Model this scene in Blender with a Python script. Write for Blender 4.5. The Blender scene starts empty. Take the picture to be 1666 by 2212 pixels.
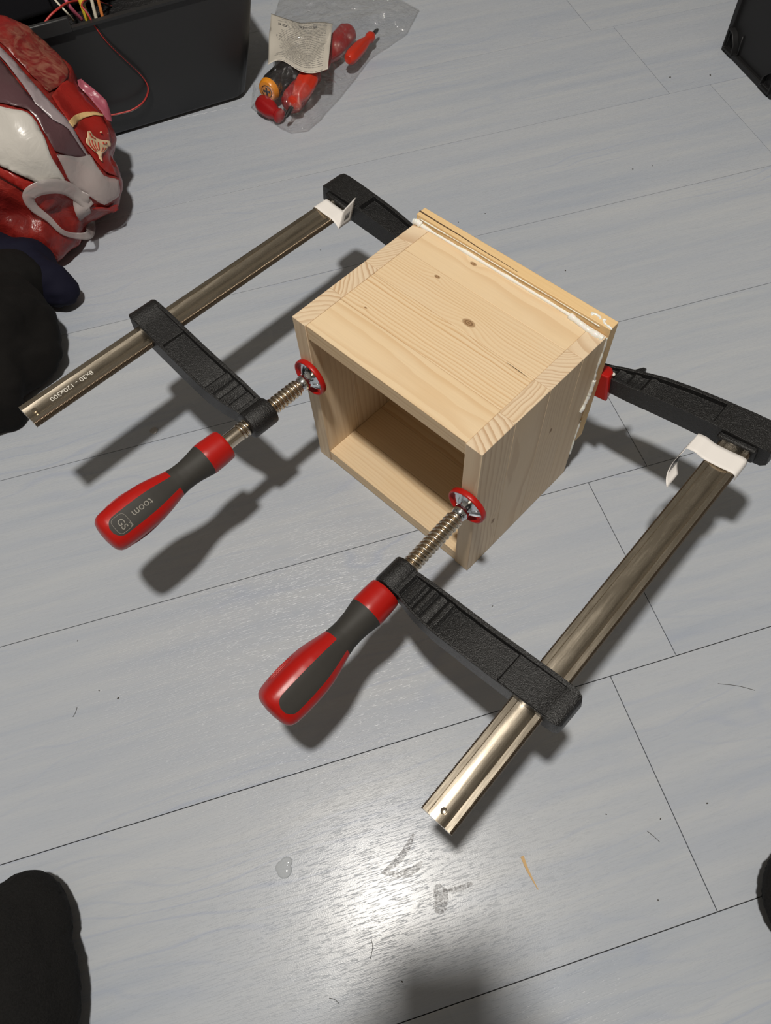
import bpy, bmesh, math, random
from mathutils import Vector, Matrix, Euler, noise
from mathutils.bvhtree import BVHTree
from mathutils.geometry import delaunay_2d_cdt
R = math.radians
scene = bpy.context.scene
col = scene.collection
random.seed(7)

# ------------------------------------------------------------------ camera, light, exposure
cam_d = bpy.data.cameras.new('camera')
cam_d.sensor_fit = 'VERTICAL'
cam_d.sensor_height = 36.0
cam_d.lens = 1567.70 * 36.0 / 2212.0
cam_d.clip_start = 0.01
cam = bpy.data.objects.new('camera', cam_d)
cam.location = (-0.05534, -0.47425, 0.74961)
cam.rotation_euler = (0.50944, 0.042877, -0.283852)
col.objects.link(cam)
scene.camera = cam

world = bpy.data.worlds.new('world')
scene.world = world
world.use_nodes = True
world.node_tree.nodes['Background'].inputs[0].default_value = (0.05, 0.045, 0.04, 1)
world.node_tree.nodes['Background'].inputs[1].default_value = 0.3

lamp_d = bpy.data.lights.new('ceiling_lamp_light', 'POINT')
lamp_d.energy = 102
lamp_d.color = (1.0, 0.945, 0.865)
lamp_d.shadow_soft_size = 0.055
lamp = bpy.data.objects.new('ceiling_lamp_light', lamp_d)
lamp.location = (-0.128, -0.396, 1.92)
col.objects.link(lamp)
# sideways emission boost added to even out brightness across the floor
lamp_d.use_nodes = True
UPV = (1.0, .028)     # upward emission cut to weaken ceiling bounce and deepen shadows
_t = lamp_d.node_tree; _em = _t.nodes['Emission']
_tc = _t.nodes.new('ShaderNodeTexCoord'); _sx = _t.nodes.new('ShaderNodeSeparateXYZ')
_ab = _t.nodes.new('ShaderNodeMath'); _ab.operation = 'ABSOLUTE'
_mx = _t.nodes.new('ShaderNodeMath'); _mx.operation = 'MAXIMUM'; _mx.inputs[1].default_value = .62
_pw = _t.nodes.new('ShaderNodeMath'); _pw.operation = 'POWER'; _pw.inputs[1].default_value = -2.0
_t.links.new(_tc.outputs['Normal'], _sx.inputs[0]); _t.links.new(_sx.outputs[2], _ab.inputs[0])
_t.links.new(_ab.outputs[0], _mx.inputs[0]); _t.links.new(_mx.outputs[0], _pw.inputs[0]); _up = _t.nodes.new('ShaderNodeMapRange'); _up.inputs[1].default_value = -.15; _up.inputs[2].default_value = .15; _up.inputs[3].default_value = UPV[0]; _up.inputs[4].default_value = UPV[1]
_mu = _t.nodes.new('ShaderNodeMath'); _mu.operation = 'MULTIPLY'
_t.links.new(_sx.outputs[2], _up.inputs[0]); _t.links.new(_pw.outputs[0], _mu.inputs[0]); _t.links.new(_up.outputs[0], _mu.inputs[1]); _t.links.new(_mu.outputs[0], _em.inputs['Strength'])

vs = scene.view_settings
vs.view_transform = 'Standard'
vs.look = 'None'
vs.gamma = 1.0
vs.use_curve_mapping = False
vs.exposure = 0.0

# ------------------------------------------------------------------ helpers
def tag(o, label=None, cat=None, group=None, kind=None):
    if label: o['label'] = label
    if cat: o['category'] = cat
    if group: o['group'] = group
    if kind: o['kind'] = kind
    return o

def link(o, parent=None):
    col.objects.link(o)
    if parent is not None:
        o.parent = parent
    return o

def empty(name, mat=None):
    o = bpy.data.objects.new(name, None)
    o.empty_display_size = 0.02
    col.objects.link(o)
    if mat is not None:
        o.matrix_world = mat
    return o

def mesh_obj(name, verts, faces, mat=None, parent=None, smooth=False, bevel=0, seg=2, angle=30):
    me = bpy.data.meshes.new(name)
    me.from_pydata([tuple(v) for v in verts], [], faces)
    bm = bmesh.new(); bm.from_mesh(me)
    bmesh.ops.recalc_face_normals(bm, faces=bm.faces)
    bm.to_mesh(me); bm.free()
    return finish(name, me, mat, parent, smooth, bevel, seg, angle)

def finish(name, me, mat=None, parent=None, smooth=False, bevel=0, seg=2, angle=30):
    if mat is not None:
        me.materials.append(mat)
    if smooth:
        me.shade_smooth()
        if smooth == 'auto':
            me.set_sharp_from_angle(angle=R(angle))
    o = bpy.data.objects.new(name, me)
    link(o, parent)
    if bevel:
        m = o.modifiers.new('bevel', 'BEVEL'); m.width = bevel; m.segments = seg
        m.limit_method = 'ANGLE'; m.angle_limit = R(35)
        me.shade_smooth(); me.set_sharp_from_angle(angle=R(40))
    return o

class MB:
    """collects simple solids into one mesh"""
    def __init__(s): s.v = []; s.f = []
    def add(s, v, f):
        b = len(s.v); s.v += [Vector(a) for a in v]; s.f += [[i + b for i in q] for q in f]
    def box(s, x0, x1, y0, y1, z0, z1, M=None):
        v = [Vector((x, y, z)) for x in (x0, x1) for y in (y0, y1) for z in (z0, z1)]
        if M: v = [M @ a for a in v]
        s.add(v, [(0, 1, 3, 2), (4, 6, 7, 5), (0, 4, 5, 1), (2, 3, 7, 6), (0, 2, 6, 4), (1, 5, 7, 3)])
    def tube(s, pts, rad, n=10, cap=True):
        pts = [Vector(p) for p in pts]
        if not hasattr(rad, '__len__'): rad = [rad] * len(pts)
        rings = []; up = None
        for i, p in enumerate(pts):
            t = (pts[min(i + 1, len(pts) - 1)] - pts[max(i - 1, 0)]).normalized()
            if up is None:
                up = Vector((0, 0, 1)) if abs(t.z) < .9 else Vector((1, 0, 0))
            a = (up - t * up.dot(t)).normalized(); b = t.cross(a); up = a
            rings.append([p + (a * math.cos(k * 2 * math.pi / n) + b * math.sin(k * 2 * math.pi / n)) * rad[i] for k in range(n)])
        s.loft(rings, cap)
    def loft(s, rings, cap=True, closed=True):
        b = len(s.v); n = len(rings[0])
        for r in rings: s.v += [Vector(a) for a in r]
        for i in range(len(rings) - 1):
            for k in range(n if closed else n - 1):
                k2 = (k + 1) % n
                s.f.append([b + i * n + k, b + i * n + k2, b + (i + 1) * n + k2, b + (i + 1) * n + k])
        if cap:
            s.f.append([b + k for k in range(n)][::-1])
            s.f.append([b + (len(rings) - 1) * n + k for k in range(n)])
    def lathe(s, prof, n=32, axis='y', o=(0, 0, 0)):
        rings = []
        for y, r in prof:
            ring = []
            for k in range(n):
                a = 2 * math.pi * k / n
                if axis == 'y': p = (r * math.cos(a), y, r * math.sin(a))
                else: p = (r * math.cos(a), r * math.sin(a), y)
                ring.append(Vector(p) + Vector(o))
            rings.append(ring)
        s.loft(rings)
    def build(s, name, mat=None, parent=None, scale=1.0, **kw):
        return mesh_obj(name, [v * scale for v in s.v], s.f, mat, parent, **kw)

def catmull(pts, n=8):
    pts = [Vector(p) for p in pts]; out = []
    for i in range(len(pts) - 1):
        p0 = pts[max(i - 1, 0)]; p1 = pts[i]; p2 = pts[i + 1]; p3 = pts[min(i + 2, len(pts) - 1)]
        for k in range(n):
            t = k / n
            out.append(0.5 * ((2 * p1) + (p2 - p0) * t + (2 * p0 - 5 * p1 + 4 * p2 - p3) * t * t + (3 * p1 - p0 - 3 * p2 + p3) * t ** 3))
    out.append(pts[-1]); return out

def evaluated_mesh(o, name):
    dg = bpy.context.evaluated_depsgraph_get()
    me = bpy.data.meshes.new_from_object(o.evaluated_get(dg))
    me.name = name
    return me

def ico(bm, c, r, sub=2):
    M = Matrix.Translation(c) @ Matrix.Diagonal((*r, 1)) if hasattr(r, '__len__') else Matrix.Translation(c) @ Matrix.Diagonal((r, r, r, 1))
    bmesh.ops.create_icosphere(bm, subdivisions=sub, radius=1, matrix=M)

def chain(bm, pts):
    """tapered limb: pts = [(x,y,z,r), ...]"""
    for a, b in zip(pts[:-1], pts[1:]):
        A = Vector(a[:3]); B = Vector(b[:3]); L = (B - A).length
        n = max(2, int(L / (min(a[3], b[3]) * .45)) + 1)
        for i in range(n + 1):
            t = i / n; ico(bm, A.lerp(B, t), a[3] * (1 - t) + b[3] * t, 2)

def fused(name, bm, voxel, mat, parent=None, smooth_it=6, disp=None, zmin=None, flat=False):
    """one continuous skin around overlapping lumps"""
    me = bpy.data.meshes.new('tmp'); bm.to_mesh(me); bm.free()
    o = bpy.data.objects.new('tmp', me); col.objects.link(o)
    m = o.modifiers.new('r', 'REMESH'); m.mode = 'VOXEL'; m.voxel_size = voxel
    if smooth_it:
        m = o.modifiers.new('s', 'SMOOTH'); m.iterations = smooth_it; m.factor = .5
    bpy.context.view_layer.update()
    out = evaluated_mesh(o, name)
    bpy.data.objects.remove(o); bpy.data.meshes.remove(me)
    out.materials.clear()
    if disp:
        nor = [v.normal.copy() for v in out.vertices]
        for v, n in zip(out.vertices, nor):
            v.co = v.co + n * disp(v.co)
    if zmin is not None:
        for v in out.vertices:
            if v.co.z < zmin: v.co.z = zmin + (v.co.z - zmin) * .02
    return finish(name, out, mat, parent, smooth=not flat)

def text_mesh(body, size, depth=0.0):
    cu = bpy.data.curves.new('t', 'FONT'); cu.body = body; cu.size = size
    cu.align_x = 'CENTER'; cu.align_y = 'CENTER'; cu.extrude = depth; cu.resolution_u = 4
    o = bpy.data.objects.new('t', cu); col.objects.link(o)
    bpy.context.view_layer.update()
    me = evaluated_mesh(o, 'lettering')
    bpy.data.objects.remove(o); bpy.data.curves.remove(cu)
    return me

# ------------------------------------------------------------------ node helpers
class NT:
    def __init__(s, name):
        s.m = bpy.data.materials.new(name); s.m.use_nodes = True
        s.t = s.m.node_tree; s.n = s.t.nodes; s.l = s.t.links
        s.bsdf = s.n['Principled BSDF']; s.out = s.n['Material Output']
    def node(s, typ, **kw):
        n = s.n.new(typ)
        for k, v in kw.items(): setattr(n, k, v)
        return n
    def con(s, a, b): s.l.new(a, b)
    def val(s, sock, v):
        if isinstance(v, bpy.types.NodeSocket): s.l.new(v, sock)
        else: sock.default_value = v
    def math(s, op, a, b=0.0, c=0.0, clamp=False):
        n = s.node('ShaderNodeMath', operation=op, use_clamp=clamp)
        s.val(n.inputs[0], a); s.val(n.inputs[1], b); s.val(n.inputs[2], c)
        return n.outputs[0]
    def mapr(s, v, a, b, c=0.0, d=1.0, smooth=False):
        n = s.node('ShaderNodeMapRange'); n.interpolation_type = 'SMOOTHSTEP' if smooth else 'LINEAR'
        s.val(n.inputs[0], v); s.val(n.inputs[1], a); s.val(n.inputs[2], b); s.val(n.inputs[3], c); s.val(n.inputs[4], d)
        return n.outputs[0]
    def vmath(s, op, a, b=(0, 0, 0)):
        n = s.node('ShaderNodeVectorMath', operation=op)
        s.val(n.inputs[0], a); s.val(n.inputs[1], b)
        return n.outputs[1] if op in ('LENGTH', 'DOT_PRODUCT', 'DISTANCE') else n.outputs[0]
    def obj(s): return s.node('ShaderNodeTexCoord').outputs['Object']
    def sep(s, v):
        n = s.node('ShaderNodeSeparateXYZ'); s.l.new(v, n.inputs[0]); return n.outputs
    def comb(s, x=0.0, y=0.0, z=0.0):
        n = s.node('ShaderNodeCombineXYZ')
        for i, v in enumerate((x, y, z)): s.val(n.inputs[i], v)
        return n.outputs[0]
    def noise(s, v, scale=1.0, detail=3.0, rough=.5, dist=0.0):
        n = s.node('ShaderNodeTexNoise'); s.l.new(v, n.inputs['Vector'])
        n.inputs['Scale'].default_value = scale; n.inputs['Detail'].default_value = detail
        n.inputs['Roughness'].default_value = rough; n.inputs['Distortion'].default_value = dist
        return n.outputs['Fac']
    def mix(s, f, a, b, mode='MIX'):
        n = s.node('ShaderNodeMix', data_type='RGBA', blend_type=mode)
        s.val(n.inputs[0], f)
        s.val(n.inputs[6], a if isinstance(a, bpy.types.NodeSocket) else (*a, 1))
        s.val(n.inputs[7], b if isinstance(b, bpy.types.NodeSocket) else (*b, 1))
        return n.outputs[2]
    def bump(s, h, strength=.3, dist=.001):
        n = s.node('ShaderNodeBump'); n.inputs['Strength'].default_value = strength; n.inputs['Distance'].default_value = dist
        s.l.new(h, n.inputs['Height']); s.l.new(n.outputs[0], s.bsdf.inputs['Normal'])
        return n.outputs[0]
    def attr(s, name):
        n = s.node('ShaderNodeAttribute', attribute_type='OBJECT', attribute_name=name)
        return n.outputs['Fac']
    def set(s, **kw):
        for k, v in kw.items():
            sk = s.bsdf.inputs[k.replace('_', ' ')]
            if isinstance(v, tuple) and len(v) == 3: v = (*v, 1)
            s.val(sk, v)
        return s

def simple(name, colr, rough=.5, metal=0.0, spec=.5, bump=None, var=.0, vscale=60, coat=0.0):
    t = NT(name); t.set(Roughness=rough, Metallic=metal)
    t.bsdf.inputs['Specular IOR Level'].default_value = spec
    t.bsdf.inputs['Coat Weight'].default_value = coat
    if var:
        f = t.noise(t.obj(), vscale, 4)
        t.set(Base_Color=t.mix(f, tuple(c * (1 - var) for c in colr), tuple(min(1, c * (1 + var)) for c in colr)))
    else:
        t.set(Base_Color=colr)
    if bump:
        sc, st, ds = bump
        t.bump(t.noise(t.obj(), sc, 4, .6), st, ds)
    return t.m

# ------------------------------------------------------------------ materials
def floor_material():
    t = NT('floor_plank_laminate')
    rnd = t.node('ShaderNodeObjectInfo').outputs['Random']
    off = t.math('MULTIPLY', rnd, 37.0)
    p = t.vmath('ADD', t.obj(), t.comb(off, off, 0.0))
    x, y, z = t.sep(p)
    wav = t.noise(t.comb(t.math('MULTIPLY', x, 1.7), t.math('MULTIPLY', y, 6.0), off), 1.0, 3, .55)
    streak = t.noise(t.comb(t.math('MULTIPLY', x, 2.6), t.math('MULTIPLY', y, 42.0), off), 1.0, 5, .6)
    # faint cathedral figure
    rr = t.math('ADD', t.math('MULTIPLY', y, 46.0), t.math('MULTIPLY', wav, 13.0))
    fr = t.math('FRACT', rr)
    fig = t.mapr(t.math('ABSOLUTE', t.math('SUBTRACT', fr, .5)), .36, .5, 0, 1, True)
    fig = t.math('MULTIPLY', fig, t.mapr(t.noise(t.comb(t.math('MULTIPLY', x, 3.0), t.math('MULTIPLY', y, 9.0), 3.0), 1.0, 2), .45, .7))
    c = t.mix(t.mapr(streak, .3, .7), (.385, .430, .505), (.505, .530, .555))
    c = t.mix(t.mapr(wav, .35, .7), c, t.mix(.5, c, (.50, .525, .56)))
    c = t.mix(t.math('MULTIPLY', fig, .5), c, (.34, .39, .51))
    c = t.mix(t.mapr(rnd, 0, 1, 0, .30), c, (.43, .465, .535))
    fib = t.noise(t.comb(t.math('MULTIPLY', x, 30.0), t.math('MULTIPLY', y, 420.0), off), 1.0, 3, .6)
    c = t.mix(t.mapr(fib, .56, .72, 0, .16), c, (.34, .37, .42))
    t.set(Base_Color=c)
    grime = t.noise(t.obj(), 6.0, 4, .6)
    t.set(Roughness=t.mapr(grime, .3, .7, .235, .315))
    t.bsdf.inputs['Specular IOR Level'].default_value = .36
    pores = t.noise(t.comb(t.math('MULTIPLY', x, 52.0), t.math('MULTIPLY', y, 780.0), off), 1.0, 2, .5)
    ph = t.mapr(pores, .54, .62, 0.0, 1.0, True)
    fine = t.noise(p, 900.0, 2, .5)
    h = t.math('ADD', t.math('MULTIPLY', ph, -1.0), t.math('MULTIPLY', fine, .35))
    t.bump(h, .26, .0006)
    return t.m

def pine(name, grain, light=(.79, .615, .40), dark=(.58, .355, .17), knots=(), strength=1.0):
    """solid pine: growth rings around a pith line given per stave"""
    t = NT(name)
    p = t.obj(); x, y, z = t.sep(p)
    g, u, v = {'x': (x, z, y), 'z': (z, x, y), 'y': (y, x, z)}[grain]
    ca, cb, fq, seed = (t.attr(k) for k in ('pith_a', 'pith_b', 'ring_rate', 'seed'))
    wob = t.noise(t.comb(t.math('ADD', t.math('MULTIPLY', g, 5.0), seed), t.math('MULTIPLY', u, 20.0), t.math('MULTIPLY', v, 20.0)), 1.0, 3, .5)
    wob2 = t.noise(t.comb(t.math('ADD', t.math('MULTIPLY', g, 14.0), seed), t.math('MULTIPLY', u, 90.0), t.math('MULTIPLY', v, 90.0)), 1.0, 2, .5)
    du = t.math('SUBTRACT', u, ca); dv = t.math('SUBTRACT', v, cb)
    r = t.math('SQRT', t.math('ADD', t.math('MULTIPLY', du, du), t.math('MULTIPLY', dv, dv)))
    r = t.math('ADD', r, t.math('MULTIPLY', wob, .014))
    r = t.math('ADD', r, t.math('MULTIPLY', wob2, .0011))
    kmask = None; kring = None
    for (kx, ky, kz, kr) in knots:
        d3 = t.vmath('SUBTRACT', p, (kx, ky, kz))
        stretch = (.55, 1, 1) if grain == 'x' else (1, 1, .55)
        d = t.vmath('LENGTH', t.vmath('MULTIPLY', d3, stretch))
        e = t.math('POWER', 2.718, t.math('MULTIPLY', t.math('POWER', t.math('DIVIDE', d, kr * 2.2), 2.0), -1.0))
        r = t.math('ADD', r, t.math('MULTIPLY', e, kr * 1.1))
        m = t.mapr(d, kr * .75, kr * .45, 0, 1, True)
        kmask = m if kmask is None else t.math('MAXIMUM', kmask, m)
        q = t.math('MULTIPLY', m, t.math('ADD', .55, t.math('MULTIPLY', t.math('SINE', t.math('MULTIPLY', d, 6.28 / (kr * .28))), .45)))
        kring = q if kring is None else t.math('MAXIMUM', kring, q)
    s = t.math('MULTIPLY', r, fq)
    uneven = t.noise(t.comb(t.math('MULTIPLY', s, .22), seed, 0.0), 1.0, 2, .5)
    s = t.math('ADD', s, t.math('MULTIPLY', uneven, 3.0))
    f = t.math('FRACT', s)
    late = t.math('MULTIPLY', t.mapr(f, .35, .93, 0, 1, True), t.mapr(f, .95, 1.0, 1, 0))
    amp = t.mapr(t.noise(t.comb(t.math('MULTIPLY', t.math('FLOOR', s), .37), seed, 1.0), 1.0, 1), .3, .7, .35, 1.0)
    nx, ny, nz = t.sep(t.node('ShaderNodeTexCoord').outputs['Normal'])
    end = t.math('ABSOLUTE', {'x': nx, 'z': nz, 'y': ny}[grain])
    late = t.math('MULTIPLY', t.math('MULTIPLY', late, amp), t.math('MULTIPLY', t.attr('contrast'), t.mapr(end, .3, .7, strength * (.55 if grain == 'z' else 1.0), strength * 1.1)))
    c = t.mix(t.math('MULTIPLY', late, .75, clamp=True), light, dark)
    fib = t.noise(t.comb(*(t.math('MULTIPLY', q, k) for q, k in ((g, 18.0), (u, 700.0), (v, 700.0)))), 1.0, 3, .6)
    c = t.mix(t.mapr(fib, .3, .75, 0, .22), c, tuple(a * .72 for a in light))
    blot = t.noise(t.vmath('ADD', p, t.comb(seed, 0.0, 0.0)), 16.0, 3, .5)
    c = t.mix(t.mapr(blot, .35, .75, 0, .30), c, (light[0] * .95, light[1] * .86, light[2] * .70))
    tone = t.attr('tone')
    c = t.mix(tone, c, (.62, .47, .31))
    if kmask is not None:
        c = t.mix(t.math('MULTIPLY', kmask, .8), c, (.36, .20, .09))
        c = t.mix(t.math('MULTIPLY', kring, .85), c, (.16, .085, .035))
    t.set(Base_Color=c, Roughness=.52)
    t.bsdf.inputs['Specular IOR Level'].default_value = .35
    t.bump(t.math('ADD', fib, t.math('MULTIPLY', late, -.6)), .14, .0006)
    return t.m

M_floor = floor_material()
M_sub = simple('subfloor_dark', (.12, .11, .10), .9)
M_pine_x = pine('pine_long_grain', 'x')
M_pine_top = pine('pine_top_with_knots', 'x', knots=[(.013, .1068, .2339, .0062), (-.0503, .1328, .2339, .0030), (-.0352, .1700, .2339, .0034), (-.0744, .0559, .2339, .0016)])
M_pine_z = pine('pine_upright_grain', 'z', light=(.77, .62, .44), dark=(.52, .34, .20), strength=1.45, knots=[(.1198, .036, .0696, .0042), (.1198, .004, .128, .003), (.1198, .1144, .1517, .0035)])
M_pine_back = pine('pine_back_board', 'x', light=(.80, .57, .30), dark=(.64, .40, .17), strength=.6)
M_glue = simple('white_wood_glue', (.86, .85, .80), .18, spec=.6, bump=(120, .15, .001)); 
M_glue.node_tree.nodes['Principled BSDF'].inputs['Subsurface Weight'].default_value = .15
M_glue.node_tree.nodes['Principled BSDF'].inputs['Subsurface Scale'].default_value = .003
M_crack = simple('dark_crack', (.10, .06, .03), .9)

def nickel(name, c, rough, bumpk=.05):
    t = NT(name); p = t.obj(); x, y, z = t.sep(p)
    st = t.noise(t.comb(t.math('MULTIPLY', x, 900.0), t.math('MULTIPLY', y, 12.0), t.math('MULTIPLY', z, 900.0)), 1.0, 3, .6)
    sp = t.noise(p, 500.0, 3, .6)
    t.set(Base_Color=t.mix(t.mapr(sp, .55, .75, 0, .2), c, tuple(a * .8 for a in c)), Metallic=1.0)
    t.set(Roughness=t.mapr(t.noise(t.comb(t.math('MULTIPLY', x, 260.0), t.math('MULTIPLY', y, 25.0), t.math('MULTIPLY', z, 260.0)), 1.0, 4, .7), .35, .75, rough, rough + .12))
    t.bump(t.math('ADD', st, t.math('MULTIPLY', sp, .35)), bumpk, .0003)
    return t.m
M_nickel = nickel('nickel_plated_steel', (.60, .53, .43), .22)
M_tooth = nickel('serrated_edge_steel', (.20, .155, .11), .42)
M_thread = nickel('threaded_spindle_steel', (.66, .58, .47), .2)
M_chrome = simple('zinc_chrome', (.75, .78, .82), .14, 1.0)
M_mark = simple('etched_marking', (.74, .71, .64), .7)

def cast_iron():
    t = NT('black_powder_coated_cast_iron'); p = t.obj()
    n = t.noise(p, 1150.0, 2, .6); n2 = t.noise(p, 380.0, 2, .5)
    t.set(Base_Color=t.mix(t.mapr(n, .5, .75), (.008, .008, .0084), (.030, .030, .031)))
    t.set(Roughness=t.mapr(n, .4, .7, .30, .48))
    t.bsdf.inputs['Specular IOR Level'].default_value = .5
    t.bump(t.math('ADD', n, t.math('MULTIPLY', n2, .5)), .85, .0007)
    return t.m
M_cast = cast_iron()
M_red = simple('red_plastic', (.43, .009, .006), .34, spec=.45, bump=(800, .05, .0004))
M_grip = simple('charcoal_rubber_grip', (.040, .038, .034), .62, spec=.35, bump=(1500, .08, .0003))
M_print = simple('grey_pad_print', (.27, .255, .22), .6)
M_paper = simple('white_sticker_paper', (.83, .80, .77), .45, spec=.3)
M_ink = simple('faded_black_ink', (.12, .12, .125), .7)
M_groove_shade = simple('painted_recess_shade', (.16, .006, .006), .5)  # darker copy of the red plastic, groove shade put into its colour

M_black_plastic = simple('black_storage_plastic', (.017, .0175, .0185), .42, spec=.4, bump=(700, .06, .0005))
M_black_crate = simple('black_case_plastic', (.0105, .0105, .0112), .5, spec=.35, bump=(600, .06, .0005))
M_wire_red = simple('red_cable_insulation', (.42, .035, .03), .42)
M_wire_blk = simple('black_cable_insulation', (.012, .012, .012), .45)
M_wire_pink = simple('pink_cable_insulation', (.55, .12, .20), .45)
M_wire_yel = simple('yellow_cable_insulation', (.62, .47, .04), .45)
M_wire_or = simple('orange_cable_insulation', (.62, .20, .05), .45)
M_wire_wht = simple('white_cable_insulation', (.62, .58, .48), .45)

# ------------------------------------------------------------------ room shell
RX0, RX1, RY0, RY1, RZ = -1.75, 2.3, -2.1, 2.3, 2.35
M_wall = simple('painted_wall', (.13, .12, .105), .9, bump=(200, .1, .001))
M_bounce_wall = simple('pale_bounce_wall', (.26, .24, .21), .9, bump=(200, .1, .001))  # unseen wall made paler than the rest to bounce light onto the box
M_ceil = simple('white_ceiling', (.60, .57, .52), .95)
def struct(name, mb, mat):
    o = mb.build(name, mat); o['kind'] = 'structure'; return o
m = MB(); m.box(RX0, RX1, RY0, RY1, -.03, -.008)
floor = struct('floor', m, M_sub); floor['label'] = 'pale blue-grey laminate floor'
for nm, b in (('wall_left', (RX0 - .1, RX0, RY0, RY1, -.03, RZ)), ('wall_right', (RX1, RX1 + .1, RY0, RY1, -.03, RZ)),
              ('wall_back', (RX0 - .1, RX1 + .1, RY1, RY1 + .1, -.03, RZ)), ('wall_front', (RX0 - .1, RX1 + .1, RY0 - .1, RY0, -.03, RZ))):
    m = MB(); m.box(*b); struct(nm, m, M_bounce_wall if nm == 'wall_front' else M_wall)
m = MB(); m.box(RX0 - .1, RX1 + .1, RY0 - .1, RY1 + .1, RZ, RZ + .1); struct('ceiling', m, M_ceil)

# planks: measured row pitch and butt joints
PITCH = 0.223214; ROW0 = -0.097609; GAP = .0008
joints = {-2: .199126, -1: .273769, 0: .349907, 1: .95, 2: .795131, 3: .719767, 4: .677334}
LEN = 1.38
for k in range(-9, 11):
    y0 = ROW0 + k * PITCH + GAP / 2; y1 = y0 + PITCH - GAP
    y0 = max(y0, RY0 + .001); y1 = min(y1, RY1 - .001)
    if y1 - y0 < .01: continue
    xj = joints.get(k, .35 + .31 * ((k * 7) % 4))
    xs = [xj + j * LEN for j in range(-4, 5)]
    for a, b in zip(xs[:-1], xs[1:]):
        a2 = max(a + GAP / 2, RX0 + .001); b2 = min(b - GAP / 2, RX1 - .001)
        if b2 - a2 < .01: continue
        m = MB(); cx, cy = (a2 + b2) / 2, (y0 + y1) / 2
        e = .00012
        hx, hy = (b2 - a2) / 2, (y1 - y0) / 2
        ring = lambda s, zz: [(-hx + s, -hy + s, zz), (hx - s, -hy + s, zz), (hx - s, hy - s, zz), (-hx + s, hy - s, zz)]
        m.loft([ring(0, -.008), ring(0, -e), ring(e, 0)])
        o = m.build('plank', M_floor, floor); o.location = (cx, cy, 0)

# ------------------------------------------------------------------ wooden box
TH = -1.0500143
BOX = Matrix.Translation((.037897, -.059785, 0)) @ Matrix.Rotation(TH, 4, 'Z')
W, D, H, T, TB, OH, UB = .23964, .17837, .23390, .018617, .0135, .0090, .0652
box = empty('wooden_box', BOX)
tag(box, 'open-fronted pale pine box being glued up between the two bar clamps', 'box')
def stave(parent, name, mat, x0, x1, y0, y1, z0, z1, pa, pb, rate=320., contrast=1., tone=0., bev=.0006):
    m = MB(); m.box(x0, x1, y0, y1, z0, z1)
    o = m.build(name, mat, parent, bevel=bev, seg=2)
    o['pith_a'] = pa; o['pith_b'] = pb; o['ring_rate'] = rate; o['contrast'] = contrast; o['tone'] = tone
    o['seed'] = random.uniform(0, 50)
    return o
def panel(name):
    o = bpy.data.objects.new(name, None); o.empty_display_size = .01
    return link(o, box)
g = .00006
# sides: upright grain, end grain on top  (pith_a -> x, pith_b -> y)
ys = [0, .0515, .1010, .1490, D]
sd = panel('side_panel')
L = [(-.060, -.025, 190, 1.0, .10), (-.165, .020, 200, 1.2, .06), (-.180, .175, 300, .8, .20), (-.150, .270, 75, .9, .05)]
for i in range(4):
    stave(sd, 'stave', M_pine_z, -W / 2, -W / 2 + T, ys[i] + g, ys[i + 1] - g, 0, H, L[i][0], L[i][1], *L[i][2:])
ys = [0, .0450, .0940, .1420, D]
sd = panel('side_panel')
L = [(.075, -.050, 170, 1.1, .05), (.010, .060, 190, 1.25, .08), (.060, .190, 250, .9, .16), (.150, .270, 70, .9, .14)]
for i in range(4):
    stave(sd, 'stave', M_pine_z, W / 2 - T, W / 2, ys[i] + g, ys[i + 1] - g, 0, H, L[i][0], L[i][1], *L[i][2:])
# top and bottom between the sides (pith_a -> z, pith_b -> y)
ys = [.0012, .0480, .0950, .1400, D]
L = [(.262, .020, 190, .75, .0), (.246, .170, 250, 1.25, .0), (.300, .200, 330, .8, .06), (.350, .130, 170, .6, .0)]
tp = panel('top_panel')
for i in range(4):
    stave(tp, 'stave', M_pine_top, -W / 2 + T + .0001, W / 2 - T - .0001, ys[i] + g, ys[i + 1] - g, H - T - .0005, H - .0004, *L[i])
bt = panel('bottom_panel')
ys = [.0010, .0440, .0900, .1350, D]
L = [(.060, .100, 240, .6, .0), (.045, -.020, 300, .7, .0), (.090, .060, 260, .8, .0), (.050, .240, 260, .7, .0)]
for i in range(4):
    stave(bt, 'stave', M_pine_x, -W / 2 + T + .0001, W / 2 - T - .0001, ys[i] + g, ys[i + 1] - g, .0006, T + .0006, *L[i])
bk = panel('back_panel')
zs = [UB, .108, .152, .196, H + OH]
L = [(.04, .22, 260, .6, 0), (.30, .24, 260, .6, 0), (.05, .26, 260, .6, 0), (.30, .26, 260, .5, 0)]
for i in range(4):
    stave(bk, 'stave', M_pine_back, -W / 2 - .001, W / 2 + .001, D + .0004, D + TB, zs[i] + g, zs[i + 1] - g, *L[i])
# split along the top of the back board
m = MB()
pts = [(-W / 2 - .0012 + i * .011, D + .0058 + .0012 * noise.noise((i * .31, 2, 0)) - .00022 * i, H + OH + .00005) for i in range(13)]
m.tube(pts, [.0007 * (1 - i / 13) + .00015 for i in range(13)], 6); m.build('crack', M_crack, bk)
m = MB(); pts = [(.0700 + i * .0032, .0930 - .0001 * i, H - .0004) for i in range(9)]
m.tube(pts, [.0001 + .0003 * math.sin(math.pi * i / 8) for i in range(9)], 6); m.build('crack', M_crack, tp)

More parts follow.
